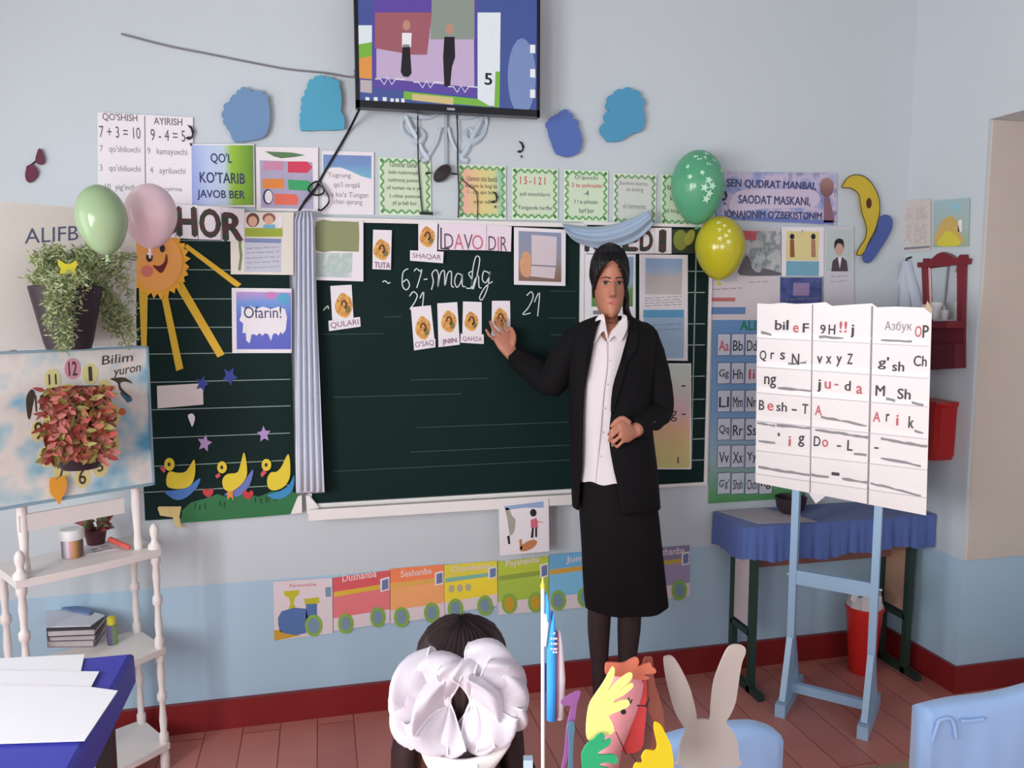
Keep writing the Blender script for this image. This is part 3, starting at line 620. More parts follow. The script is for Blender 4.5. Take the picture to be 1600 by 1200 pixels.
for cx, cy, lb in ((327, 767, 'between the first and middle duck'), (389, 770, 'between the middle and last duck')):
    mb = MB(); mb.prism([WB.at(WB.uv((cx+x, cy+y)), .0195) for x, y in smoothpoly([(0,-3),(4,-6),(8,-3),(6,3),(0,8),(-7,3),(-9,-3),(-5,-6)], 3)], PN*.0015); tag(mb.build('paper_tulip', mat('tulip_red', (196, 58, 66), .7, .05)), 'red paper tulip head '+lb, 'paper flower', 'red paper tulips')
mb = MB(); mb.prism([WB.at(WB.uv(p), .019) for p in ((248,792),(250,789),(285,789),(282,805),(284,818),(291,823),(276,820),(272,806),(252,803))], PN*.001); tag(mb.build('paper_scrap', mat('yellowed_paper', (214, 190, 130), .7, .05)), 'torn yellowish paper scrap at the lower left board corner', 'scrap')

# ================================================================ cards on the centre panel
OCH = cloud_mat('ochre_drawing', [(214, 150, 62), (228, 178, 96), (196, 128, 60), (226, 190, 120)], 60); BRN = mat('dark_brown_drawing', (84, 44, 30), .6, 0)
def pic_card(card, cx, cy, rx, ry, word, wb, strip, lb, h=.028):
    s = sheet('picture_card', lb, 'picture card', Q(*card), WHITE, h, .0012, group='picture and word cards on the chalkboard')
    patch(s, 'drawing', [[WB.uv(p) for p in smoothpoly([(cx-rx,cy+2),(cx-rx*.7,cy-ry*.6),(cx-rx*.25,cy-ry),(cx+rx*.2,cy-ry*.9),(cx+rx*.8,cy-ry*.5),(cx+rx*.95,cy+ry*.2),(cx+rx*.5,cy+ry*.9),(cx,cy+ry),(cx-rx*.7,cy+ry*.7)], 4)]], OCH)
    stroke(s, 'face_outline', [[WB.uv(p) for p in smoothpoly([(cx-4,cy),(cx-2,cy-6),(cx+2,cy-6),(cx+4,cy),(cx+1,cy+5)], 4, False)]], .005, BRN, 2)
    patch(s, 'olive_accent', [ell(cx+rx*.45, cy+ry*.35, rx*.3, ry*.3)], mat('olive_drawing', (128, 118, 70), .6, .1), 2)  # small olive accent of the drawing
    if strip: patch(s, 'word_strip', Q(*strip), WHITE, 3)
    if word: text(s, [(word, wb)], mat('plum_ink', (150, 96, 138), .6, 0), .005, 4)
pic_card(((582,360),(611,361),(609.5,422),(581,421)), 595.5, 391, 13, 16, 'TUTA', ((584,419),(608,420),(584,410)), None, 'picture card TUTA at the top left of the centre panel')
pic_card(((652,347),(682,348),(681,394),(652,393)), 666, 371, 12, 16, 'SHAQAR', ((643,405),(687,408),(643,396)), ((639,392),(691,394),(690,412),(639,408)), 'picture card with a wide word strip left of the DAVO strip')
pic_card(((516,447),(549,445),(552,497),(519,500)), 537, 477, 14, 19, 'QULARI', ((517,514),(560,508),(516,504)), ((513,501),(562,495),(563,510),(514,517)), 'tilted picture card standing apart at the left of the panel', .0175)
pic_card(((641,480),(672,477),(679,542),(646,547)), 660, 512, 12, 18, "O'SAQ", ((648,544),(677,540),(647,534)), ((645,534),(679,529),(679,542),(646,547)), 'tilted picture card, leftmost in the lower row of four', .0175)
pic_card(((682,474),(713,472),(717,538),(684,542)), 700, 502, 12, 17, 'JNIN', ((690,540),(712,537),(689,530)), None, 'picture card, second in the lower row of four', .0175)
pic_card(((722,471),(751,472),(751,522),(721,521)), 735, 502, 11, 15, 'QAHZA', ((721,533),(751,534),(721,525)), ((718,521),(754,522),(754,537),(718,535)), 'picture card with word strip, third in the lower row', .0175)
pic_card(((767,470),(795,470),(796,530),(766,530)), 780, 497, 11, 16, None, None, None, "picture card touched by the teacher's raised hand", .0175)
s = sheet('word_strip', 'white word strip reading DAVO along the top of the board', 'word card', Q((684,349),(757.5,352),(756.5,392),(683,391)), mat('pale_pink_paper', (234, 220, 230), .6, .02), .029, .0012)
text(s, [('D', (692,366,706,389)), ('V', (722,367,736,391))], mat('plum_grey_ink', (112, 84, 108), .6, 0), -.012); text(s, [('A', (707,366,722,390)), ('O', (735,368,752,391))], mat('rose_ink', (206, 112, 134), .6, 0), -.012, name='red_lettering')
patch(s, 'corner_mark', Q((686,357),(688,357),(688,388),(700,389),(700,391),(686,390)), INK)
s = sheet('word_strip', 'white word strip reading DIR next to the photo page', 'word card', Q((758,352),(796,355),(795,394),(757,392)), mat('pale_pink_paper', (0,0,0)), .0305, .0012)
text(s, [('D', (760,370,772,392)), ('R', (779,371,789,393))], mat('plum_grey_ink', (0,0,0)), -.012); text(s, [('I', (774.5,371,776.5,393))], mat('rose_ink', (0,0,0)), -.008, name='red_lettering')
s = sheet('page', 'white page with an olive rectangle next to the left curtain', 'page', Q((492,346),(567,346),(567,440),(493,438)), WHITE, .028, .0015)
patch(s, 'olive_block', [[WB.uv(p) for p in smoothpoly([(494,348),(520,347),(555,348),(560,352),(560,390),(555,394),(520,393),(494,392)], 2)]], mat('olive_block_print', (142, 148, 106), .6, .06)); patch(s, 'faint_picture', Q((494,396),(550,396),(549,434),(494,433)), cloud_mat('faint_landscape', [(200, 208, 206), (176, 196, 190), (222, 220, 220)], 30))
s = sheet('photo_page', 'white-bordered photo page of a child behind a paper stack', 'page', Q((800,356),(880,360),(879.5,447),(800,445)), WHITE, .028, .0015)
patch(s, 'photo', Q((807,362),(873,365),(873,441),(807,439)), blend_mat('photo_ground', [(0, (128,96,84)), (.3, (146,122,110)), (.55, (150,146,160)), (1, (140,150,176))], 'Z', 6, -.05)); patch(s, 'paper_stack', Q((827,368),(866,371),(865,414),(862,436),(825,432),(827,413)), mat('photo_paper', (214, 200, 206), .6, .04), 2)
patch(s, 'child', [[WB.uv(p) for p in smoothpoly([(812,400),(816,394),(823,396),(826,405),(825,432),(812,430),(809,412)], 3)]], mat('photo_orange', (212, 160, 120), .6, .15, 40), 2); patch(s, 'stack_edge', Q((826,414),(865,416),(865,418),(826,416)), INKG, 3)

# pages on the right wing
s = sheet('page', 'white page with a green landscape behind the standing teacher', 'page', Q((910,398),(989,398),(989,505),(910,505)), WHITE, .023, .0015)
patch(s, 'landscape', rectq(921,401,985,479), blend_mat('green_landscape', [(0, (86,128,66)), (.45, (104,148,76)), (.6, (150,180,196)), (1, (140,170,204))], 'Z', 6, 0)); patch(s, 'caption_block', rectq(923,485,938,491), INKG)
s = sheet('page', 'white page with pale sky picture and blue box on right wing', 'page', Q((995,398),(1070,399),(1070,563),(995,562)), WHITE, .023, .0015)
patch(s, 'sky_picture', rectq(1004,404,1061,460), blend_mat('pale_sky', [(0, (206,200,196)), (.6, (198,190,190)), (.75, (170,186,212)), (1, (150,176,214))], 'Z', 8, 0)); bars(s, [(1003,1060,y) for y in (466,470,474,478)], INKG, th=.8)
patch(s, 'blue_box', rectq(1001,484,1064,496), mat('azure_print', (96, 164, 204), .6, .05)); patch(s, 'pale_blue_box', rectq(1001,496,1064,560), mat('pale_azure_print', (160, 188, 214), .6, .06)); bars(s, [(1004,1060,y) for y in (508,516)], INKG, 2, th=.8)
s = sheet('pastel_page', 'page washed pink orange and yellow at the lower right wing', 'page', Q((1010,567),(1075,567),(1075,731),(1010,731)), WHITE, .0245, .0015)
patch(s, 'pastel_wash', Q((1011,569),(1073,569),(1073,729),(1011,729)), blend_mat('pastel', [(0, (206,196,128)), (.25, (212,190,128)), (.45, (224,176,140)), (.62, (222,184,190)), (.8, (204,206,196)), (1, (206,214,204))], 'Z', 2.7, -.1))
text(s, [('g -', (1043,641,1066,657)), ('1', (1053,712,1056,722)), ('-', (1059,601,1067,603))], INK, 0, 2)

# ================================================================ right of the board
s = sheet('banner', 'blue and lilac printed banner of three lines, right of green balloon', 'banner', Q((1122,269),(1306,271),(1305,352),(1118,342)), cloud_mat('banner_print', [(112, 134, 192), (150, 160, 204), (204, 190, 212), (120, 128, 180)], 14), .005, .002)
patch(s, 'pale_patch', [[WB.uv(p) for p in smoothpoly([(1150,300),(1200,296),(1270,298),(1272,322),(1200,326),(1140,330)], 4)]], mat('pale_lilac_print', (206, 192, 214), .6, .08, 20)); patch(s, 'crest_strip', Q((1119,337),(1300,345),(1300,351),(1119,342)), mat('deep_blue_print', (110, 124, 186), .6, .1))
patch(s, 'urn', [ell(1290,293,11,15)], blend_mat('urn_print', [(0, (104,60,68)), (1, (170,126,124))], 'Z', 12, .1)); patch(s, 'urn_foot', Q((1286,308),(1294,308),(1303,348),(1285,348)), mat('urn_foot_print', (140, 100, 116), .6, .1))
text(s, [('SEN QUDRAT MANBAI,', (1134,280,1273,294)), ('SAODAT MASKANI,', (1152,305,1264,320)), ("JONAJONIM O'ZBEKISTONIM", (1129,328,1282,343))], mat('slate_navy_ink', (66, 70, 116), .6, 0), .035, 2)
t = thing('paper_moon', 'yellow crescent moon with a blue pillow cloud high on right', 'paper moon', WB.at(WB.uv((1345, 412)), .012))
g5 = lambda pts: [WB.at(WB.uv((1000+x/4, 200+y/4)), .012) for x, y in smoothpoly(pts, 4)]
MOONP = [(1245,375),(1270,325),(1310,300),(1360,300),(1410,330),(1450,385),(1474,450),(1478,520),(1465,590),(1445,650),(1412,710),(1388,765),(1365,795),(1335,792),(1355,745),(1382,705),(1396,655),(1390,600),(1370,540),(1358,480),(1350,425),(1322,392),(1285,378)]
mb = MB(); mb.prism(g5(MOONP), PN*.006); mo = mb.build('crescent', mat('moon_yellow', (204, 178, 58), .7, .06), t)
op = g5(MOONP); mb = MB(); mb.tube([p+PN*.006 for p in op]+[op[0]+PN*.006], .0016, 5); mb.build('outline', INK, mo)
mb = MB(); mb.prism([WB.at(q, .018) for q in ell(1352.5,318.5,4,8)], PN*.002); mb.build('eye', BRN, mo)
mb = MB(); mb.prism([p+PN*.007 for p in g5([(1500,545),(1540,560),(1552,600),(1540,650),(1505,715),(1475,760),(1440,812),(1405,846),(1375,835),(1370,800),(1400,740),(1440,680),(1460,630),(1470,575)])], PN*.006); mb.build('pillow_cloud', mat('moon_cloud_blue', (78, 96, 160), .7, .05), t)
s = sheet('display_poster', 'grey photo poster with a red tag and pink lower half', 'poster', Q((1107,357),(1218,359),(1218,500),(1107,500)), mat('pale_rose_paper', (214, 202, 206), .6, .04), .006, .0015)
patch(s, 'photo', rectq(1154,360,1217,431), cloud_mat('soldier_photo', [(176, 186, 184), (196, 198, 198), (130, 142, 146), (186, 190, 192)], 24)); patch(s, 'dark_figures', [[WB.uv(p) for p in smoothpoly([(1155,430),(1157,412),(1164,399),(1170,406),(1174,420),(1184,426),(1192,420),(1216,426),(1216,430)], 3)]], mat('photo_dark', (104, 98, 106), .6, .2, 60), 2)
patch(s, 'red_tag', rectq(1156,361,1180,375), mat('red_tag', (196, 92, 96), .6, .05), 2); patch(s, 'grey_photo', rectq(1108,360,1152,440), mat('pale_grey_print', (190, 192, 198), .6, .1, 30)); bars(s, [(1168,1198,441),(1112,1160,452)], INKG, th=1)
patch(s, 'red_strip', rectq(1107.5,465,1147,471), mat('brick_print', (190, 110, 110), .6, .05)); patch(s, 'blue_strip', rectq(1107.5,480,1163,491), mat('mid_blue_print', (100, 134, 180), .6, .05))
s = sheet('display_poster', 'cream poster with two standing children and blue foot', 'poster', Q((1219,355),(1285,355),(1285,432),(1219,432)), WHITE, .008, .0015)
patch(s, 'cream_ground', rectq(1226,361,1277,407), mat('cream_print', (226, 212, 150), .6, .05)); patch(s, 'blue_foot', rectq(1226,408,1277,431), mat('sea_blue_print', (120, 170, 192), .6, .06)); text(s, [('?', (1248,359,1254,366))], INKG, 0, 2)
for x, c in ((1235, (150, 90, 66)), (1268, (176, 128, 104))):
    patch(s, 'child_body', [[WB.uv(p) for p in ((x-3,375),(x+3,375),(x+4,402),(x-3,402))]], mat('print_%d' % c[0], c, .6, .1), 2); patch(s, 'child_head', [ell(x, 370, 3.5, 4.5)], INK, 3)
s = sheet('display_poster', 'dark navy blue poster under the cream children poster', 'poster', Q((1217,434),(1282,434),(1282,474),(1217,474)), cloud_mat('navy_print', [(52, 56, 104), (70, 84, 140), (92, 90, 150)], 30), .008, .0015)
patch(s, 'pale_block', rectq(1237,442,1262,462), mat('mauve_print', (150, 128, 168), .6, .15, 60)); bars(s, [(1225,1276,468)], INKG, th=1.2)
s = sheet('portrait_poster', 'pale portrait poster of a man in dark suit, rightmost', 'poster', Q((1286,354),(1332,354),(1333,478),(1286,478)), mat('pale_mauve_paper', (206, 204, 212), .6, .03), .005, .0015)
patch(s, 'portrait_ground', rectq(1290,358,1328,424), mat('pale_green_grey', (190, 202, 200), .6, .05)); patch(s, 'suit', [[WB.uv(p) for p in ((1297,424),(1299,408),(1306,402),(1314,402),(1321,408),(1323,424))]], mat('suit_print', (84, 70, 76), .6, .05), 2)
patch(s, 'shirt', Q((1307,402),(1313,402),(1310,420)), WHITE, 3); patch(s, 'face', [ell(1309,389,6.5,10)], mat('portrait_face', (206, 164, 154), .6, .05), 3); patch(s, 'hair', [[WB.uv(p) for p in smoothpoly([(1302,389),(1302,378),(1308,373),(1315,376),(1316,388),(1313,382),(1306,381)], 3)]], INK, 4); bars(s, [(1296,1322,y) for y in (432,440)], INKG, th=.8)
s = sheet('alphabet_poster', 'blue and green alphabet poster of letter pairs behind the stand', 'poster', rectq(1110,486,1262,786), blend_mat('alphabet_ground', [(0, (60,140,66)), (.1, (96,160,104)), (.3, (150,176,186)), (.6, (120,158,200)), (1, (104,146,196))], 'Z', 1.55, 0.0, wob=.05), .004, .002)
patch(s, 'header_strip', rectq(1108,481,1162,492), mat('mid_blue_print', (0,0,0))); text(s, [('ALIFBO', (1155,501,1212,516))], mat('leaf_green_ink', (40, 128, 88), .6, 0), .03, 2)
rows = ['Aa Bb Dd Ee', 'Gg Hh Ii Jj', 'Ll Mm Nn Oo', 'Qq Rr Ss Tt', 'Vv Xx Yy Zz', "G'g' Shsh Chch ng"]
cell, edge, ink, red = [], [], [], []
for r, row in enumerate(rows):
    y0, y1 = ((522,555),(567,599),(610,643),(654,687),(696,730),(739,771))[r]
    for c, w_ in enumerate(row.split()):
        x0 = 1120+c*21.8; x1 = x0+19
        edge.append(rectq(x0-.8, y0-1, x1+.8, y1+1)); cell.append(rectq(x0, y0, x1, y1)); (red if w_ in ('Aa', 'Ii', 'Ee', 'Oo') else ink).append((w_, (x0+2, y0+10, x1-2, y1-7)))
patch(s, 'cell_edges', edge, mat('cell_edge_print', (84, 92, 124), .6, 0)); patch(s, 'cells', cell, mat('cell_print', (206, 208, 220), .6, .03), 2)
text(s, ink, mat('charcoal_ink', (58, 58, 74), .6, 0), .015, 3); text(s, red, INKR, .015, 3, 'red_lettering')

# posters and washstand on the right wall
qr = lambda *p: Q(*p, pl=WR)
s = sheet('wall_chart', 'beige chart of small boxes on right wall above mirror', 'poster', qr((1404,315),(1456,311),(1456,391),(1399,396)), mat('beige_paper', (208, 200, 194), .6, .05), .004, .002, WR)
patch(s, 'boxes', [qr(*[(x, y), (x+20, y-1), (x+20, y+h-1), (x, y+h)]) for x, y, h in ((1408,325,20),(1432,324,20),(1405,352,30),(1431,351,30))], cloud_mat('faded_boxes', [(216, 206, 200), (196, 182, 178), (222, 216, 210)], 60)); patch(s, 'grey_bar', qr((1400,388),(1455,384),(1455,387),(1400,392)), INKG)
s = sheet('wall_picture', 'blue and green picture of a yellow hill right of beige chart', 'poster', qr((1461,314),(1517,309),(1515,385),(1460,386)), blend_mat('hill_sky', [(0, (150,176,120)), (.4, (166,184,176)), (1, (160,192,206))], 'Z', 4, 0), .004, .002, WR)
patch(s, 'arch', [[WR.uv(p) for p in smoothpoly([(1464,382),(1468,358),(1476,344),(1488,338),(1498,346),(1502,364),(1506,380)], 3)]], mat('arch_print', (206, 172, 100), .6, .1)); patch(s, 'mound', [[WR.uv(p) for p in smoothpoly([(1468,384),(1476,366),(1486,361),(1496,368),(1502,383)], 3)]], mat('mound_print', (212, 200, 70), .6, .1), 2); patch(s, 'cyan_spot', qr((1490,322),(1498,318),(1499,326),(1491,330)), mat('cyan_print', (130, 200, 220), .6, .05)); patch(s, 'tower', qr((1500,344),(1505,343),(1505,362),(1499,362)), WHITE)
RED = mat('dark_red_lacquer', (122, 34, 46), .35, .06)
wr_ = lambda x, y, h=0: WR.at(WR.uv((x, y)), h)
t = thing('mirror_shelf', 'dark red carved mirror with a toiletry shelf on right wall', 'mirror', wr_(1484, 577, .03))
def wprism(name, pts, h0, h1, m, par, sm=False):
    mb = MB(); mb.prism([WR.at(WR.uv(p), h0) for p in (smoothpoly(pts, 4) if sm else pts)], WR.n*(h1-h0)); return mb.build(name, m, par)
wprism('backboard', [(1450,418),(1510,412),(1510,575),(1456,578)], .001, .01, RED, t)
wprism('pediment', [(1443,418),(1443,410),(1452,410),(1452,404),(1456,404),(1458,410),(1466,404),(1474,397),(1482,394),(1490,397),(1498,402),(1506,404),(1510,398),(1516,398),(1516,404),(1522,404),(1520,413),(1512,414)], .008, .028, RED, t)
wprism('side_rail', [(1448,416),(1456,416),(1459,505),(1452,505)], .008, .024, RED, t); wprism('side_rail', [(1504,412),(1514,411),(1512,502),(1504,502)], .008, .024, RED, t)
mm = bpy.data.materials.new('mirror_glass'); mm.use_nodes = True; bb_ = mm.node_tree.nodes['Principled BSDF']; bb_.inputs['Metallic'].default_value = 1; bb_.inputs['Roughness'].default_value = .06; bb_.inputs['Base Color'].default_value = (.8, .83, .85, 1)
wprism('mirror_pane', [(1456,420),(1505,414),(1505,501),(1458,503)], .009, .013, mm, t)
wprism('pane_edge', [(1455,418),(1458,418),(1460,503),(1457,503)], .013, .016, mat('pink_edge', (214, 180, 184), .4, 0), t)
wprism('shelf_box', [(1456,503),(1513,501),(1511,512),(1458,514)], .01, .085, RED, t); wprism('apron', [(1457,540),(1511,537),(1511,575),(1458,578)], .01, .05, mat('darker_red_lacquer', (98, 26, 36), .35, .06), t)
sh = (0, max(WR.uv((1456, 503))[1], WR.uv((1513, 501))[1])+.002)
def wpos(px_, h): u = WR.uv((px_, 502))[0]; return WR.at((u, sh[1]), h)
mb = MB(); mb.lathe([(.016, 0), (.016, .045), (.02, .05), (.02, .062), (.006, .064)], wpos(1478, .045), 16); tag(mb.build('soap_dispenser', mat('white_plastic', (228, 226, 224), .4, .02), smooth=True), 'white soap dispenser standing on the mirror shelf', 'dispenser')
mb = MB(); mb.lathe([(.012, 0), (.014, .035), (.012, .035), (.011, .003)], wpos(1494, .05), 14); tag(mb.build('tooth_glass', mat('clear_grey_plastic', (214, 216, 220), .2, 0, alpha=.7), smooth=True), 'small clear tumbler on the right of the mirror shelf', 'tumbler')
mb = MB(); mb.lathe([(.014, 0), (.016, .03), (.01, .05), (.003, .055)], wpos(1461, .05), 14); tag(mb.build('sponge', mat('pale_sponge', (214, 208, 196), .9, .1, 80), smooth=True), 'pale sponge at the left end of the mirror shelf', 'sponge')
t = thing('hanging_towel', 'pale lilac grey towel hanging from a hook on right wall', 'towel', wr_(1424, 484, .02))
rings = []
for y, a, b in ((408,1421,1425),(430,1415,1430),(455,1407,1438),(484,1400,1447)):
    ring = []
    for k in range(16):
        f = k/15; hh = .012+.010*(1+math.sin(f*14+y*.02))
        ring.append(WR.at(WR.uv((a+(b-a)*f, y)), hh))
    rings.append(ring+[WR.at(WR.uv((b+(a-b)*k/15, y)), .004) for k in range(16)])
mb = MB(); mb.loft(rings); mb.build('cloth', mat('lilac_towel', (196, 202, 216), .9, .05, 40), t, True); mb = MB(); mb.tube([wr_(1424, 402, .0), wr_(1424, 404, .02), wr_(1423, 410, .024)], .004, 8); mb.build('hook', mat('dark_steel', (0,0,0)), t)
mb = MB(); a = WR.uv((1442, 707)); b = WR.uv((1498, 628)); 
rings = [[WR.at((u, v), h) for u, h in ((a[0]+i, .005), (b[0]-i, .005), (b[0]-i, .07), (b[0]-i-.015, .085), (a[0]+i+.015, .085), (a[0]+i, .07))] for v, i in ((a[1], .014), (a[1]+.02, .004), (b[1]-.02, 0), (b[1]-.014, -.006), (b[1], -.006))]
mb.loft(rings); rb_ = mb.build('water_tank', mat('red_plastic', (176, 32, 34), .35, .04), smooth=True); tag(rb_, 'red plastic tank on the right wall behind the letter board', 'tank')

# ================================================================ the days-of-week train under the board
DAYS = [('Dushanba', ((520,902),(609,890),(609,972),(521,985)), (204,104,108), (196,76,82), (226,188,60), 540,973, 590,963, ((535,908),(588,900),(535,897)), '1', 'red wagon card reading Dushanba'),
 ('Seshanba', ((609.5,888),(693,881),(694,962),(610,973)), (226,150,92), (222,118,72), (230,180,90), 627,963, 674,956, ((626,901),(674,895),(626,891)), '2', 'orange wagon card of the train'),
 ('Chorshanba', ((693.5,882),(776,875),(777,945),(694.5,958)), (222,196,44), (204,192,60), (134,192,170), 711,950, 757,945, ((705,893),(765,887),(705,884)), '3', 'yellow wagon card with a teal stripe'),
 ('Payshanba', ((777.5,877),(856,868),(857,953),(778,960)), (150,176,60), (166,184,50), (150,170,70), 795,942, 836,940, ((790,888),(842,880),(790,875)), '4', 'lime green wagon card reading Payshanba'),
 ('Juma', ((857,866),(932,859),(933,946),(858,953)), (110,172,206), (96,156,196), (216,166,70), 871,937, 913,932, ((880,881),(922,877),(880,869)), '5', 'blue wagon card half behind the dark skirt'),
 ('Yakshanba', ((1003,857),(1076,851),(1077,930),(1004,938)), (140,128,160), (116,110,138), (196,170,70), 1018,926, 1060,921, ((1012,869),(1068,864),(1012,858)), '7', 'purple wagon card at the far right end of train')]
GREY = mat('wheel_grey_print', (124, 150, 170), .6, .1, 60); WGRN = mat('wheel_green_print', (138, 180, 78), .6, .1, 60)
tq_ = Q((427,908),(519,902),(520,988),(429,1000))
s = sheet('train_card', 'pale engine card with a blue steam engine, front of train', 'train card', tq_, mat('pale_pink_card', (226, 214, 218), .6, .02), .004, .002, group='train of weekday cards')
bl = mat('engine_blue_print', (84, 118, 172), .6, .06); yg = mat('engine_yellow_print', (196, 190, 44), .6, .06)
patch(s, 'chimney', Q((443,923),(468,921),(467,928),(461,932),(459,942),(464,953),(449,955),(454,942),(452,933),(445,930)), yg); patch(s, 'cab_roof', Q((475,935),(498,932),(499,941),(477,944)), yg); patch(s, 'boiler', [[WB.uv(p) for p in smoothpoly([(440,954),(478,950),(478,988),(444,988),(435,975)], 2)]], bl, 2); patch(s, 'cab', Q((478,943),(495,942),(495,966),(478,968)), bl, 2)
patch(s, 'wheel_rim', [ell(490,976,13.5,17)], WGRN, 3); patch(s, 'wheel_hub', [ell(490,976,9,12)], GREY, 4); patch(s, 'cowcatcher', Q((428,984),(445,982),(470,992),(458,994),(429,1000)), mat('mustard_print', (206, 160, 50), .6, .05), 1)
patch(s, 'wheel_rim', [ell(440,972,5,15)], WGRN, 1); text(s, [('Parovozcha', ((453,917),(494,914),(453,912)))], INKR); patch(s, 'number_plate', Q((508,917),(517,916),(517,931),(509,932)), GREY)
for day, q, c1_, c2_, c3_, wx, wy, wx2, wy2, tb, n, lb in DAYS:
    s = sheet('train_card', lb, 'train card', Q(*q), mat('pale_pink_card', (0,0,0)), .004, .002, group='train of weekday cards')
    (ax, ay), (bx, by), (cx_, cy_), (dx_, dy_) = q
    mp_ = lambda f, g_: (ax+(bx-ax)*f+(dx_-ax)*g_*(1-f)+(cx_-bx)*g_*f, ay+(by-ay)*f+(dy_-ay)*g_*(1-f)+(cy_-by)*g_*f)
    patch(s, 'wagon_body', Q(mp_(0, 0), mp_(1, 0), mp_(1, .74), mp_(0, .76)), mat('wagon_%s' % day, tuple(min(248, int(v*1.06+16)) for v in c1_), .6, .05)); patch(s, 'roof_band', Q(mp_(0, 0), mp_(1, 0), mp_(1, .24), mp_(0, .26)), mat('roof_%s' % day, tuple(min(248, int(v*1.06+14)) for v in c2_), .6, .05), 2)
    patch(s, 'stripe', Q(mp_(.02, .27), mp_(.84, .25), mp_(.84, .33), mp_(.02, .36)), mat('stripe_%s' % day, c3_, .6, .05), 2)
    for x_, y_ in ((wx, wy), (wx2, wy2)):
        patch(s, 'wheel_rim', [ell(x_, y_, 12, 16)], WGRN, 3); patch(s, 'wheel_hub', [ell(x_, y_, 7.5, 11)], GREY if day != 'Payshanba' else mat('mustard_print', (0,0,0)), 4)
    patch(s, 'number_frame', Q(mp_(.83, .14), mp_(.99, .12), mp_(.99, .37), mp_(.83, .39)), WHITE, 3); patch(s, 'number_plate', Q(mp_(.86, .17), mp_(.97, .15), mp_(.97, .34), mp_(.86, .36)), mat('plate_blue', (112, 128, 168), .6, .05), 4)
    text(s, [(day, tb)], mat('pale_ink', (236, 216, 214), .6, 0), .02, 3)
    if day == 'Chorshanba':
        for k in range(3): patch(s, 'window', [ell(705+k*13, 919-k*1.2, 4.5, 6)], mat('window_print', (188, 180, 150), .6, .05), 2)
CPL = WB.off(.080)
cq = lambda *p: Q(*p, pl=CPL)
s = sheet('cartoon_page', 'white cartoon page of a dancing girl, donkey and fox', 'page', cq((779,789),(857,779),(858,861),(781,868)), WHITE, .0, .0015, CPL)
patch(s, 'sky_strip', cq((787,791),(849,783),(849,793),(820,793),(790,797)), mat('haze_blue_print', (150, 172, 208), .6, .1)); patch(s, 'girl_dress', cq((829,812),(838,809),(841,824),(829,824)), mat('rose_dress_print', (214, 106, 128), .6, .05)); patch(s, 'girl_head', [ell(833,801,5,6,pl=CPL)], INK); patch(s, 'girl_arms', cq((838,813),(848,815),(848,817),(838,816)), mat('face_print', (0,0,0)))
patch(s, 'girl_legs', cq((831,824),(834,824),(833,840),(829,840)), INK); patch(s, 'girl_legs', cq((836,824),(839,824),(839,839),(836,839)), INK)
patch(s, 'donkey', [[CPL.uv(p) for p in smoothpoly([(789,795),(795,794),(800,806),(805,812),(803,830),(797,836),(794,822),(792,808)], 3)]], mat('donkey_print', (166, 164, 150), .6, .1, 60)); patch(s, 'donkey_legs', cq((792,838),(796,836),(797,850),(794,850)), INK); patch(s, 'fox', [[CPL.uv(p) for p in smoothpoly([(812,856),(820,848),(832,843),(839,846),(835,854),(824,860),(814,861)], 3)]], mat('fox_print', (196, 128, 84), .6, .08)); patch(s, 'fox_tail', cq((811,843),(815,842),(816,858),(812,858)), mat('fox_print', (0,0,0)))

# ================================================================ curtain and swag
CUR = mat('pale_blue_satin', (222, 227, 240), .5, .03, 6, sheen=.2)
def curtain(name, label, rows, folds, depth, h0, cat):
    rings = []
    for y, a, b in rows:
        A, B = WB.uv((a, y)), WB.uv((b, y)); ring = []
        for k in range(41):
            f = k/40; ring.append(WB.pa(a+(b-a)*f, y, h0+depth*(.55+.45*math.sin(f*folds*2*math.pi+y*.006))))
        back = [WB.at((B[0]+(A[0]-B[0])*k/10, A[1]), h0-.004) for k in range(11)]
        rings.append(ring+back)
    mb = MB(); mb.loft(rings[::-1]); return tag(mb.build(name, CUR, smooth='all'), label, cat)
curtain('curtain', 'pale blue gathered curtain hanging between left wing and centre panel', [(331,466,488),(345,461,492),(400,461,493),(500,461,496),(600,461,500),(700,462,504),(768,463,507)], 4.5, .03, .045, 'curtain')
SWG = mat('blue_grey_satin', (168, 188, 210), .5, .04, 6, sheen=.2)
up_ = smoothpoly([(879,349),(900,352),(930,354),(960,350),(988,341),(1014,328)], 6, False); lo_ = smoothpoly([(882,360),(900,378),(935,388),(972,384),(1000,372),(1022,350)], 6, False)
rings = []
for (x0, y0), (x1, y1) in zip(up_, lo_):
    ring = []
    for k in range(33):
        f = k/32; ring.append(WB.pa(x0+(x1-x0)*f, y0+(y1-y0)*f, .045+.030*math.sin(math.pi*min(1, max(0, f)))**.6+.009*math.sin(f*4*math.pi+x0*.02)))
    ring += [WB.pa(x1+(x0-x1)*k/6, y1+(y0-y1)*k/6, .034) for k in range(7)]
    rings.append(ring)
mb = MB(); mb.loft(rings); tag(mb.build('curtain_swag', SWG, smooth='all'), "pale blue fabric swag draped above the teacher's head", 'curtain')
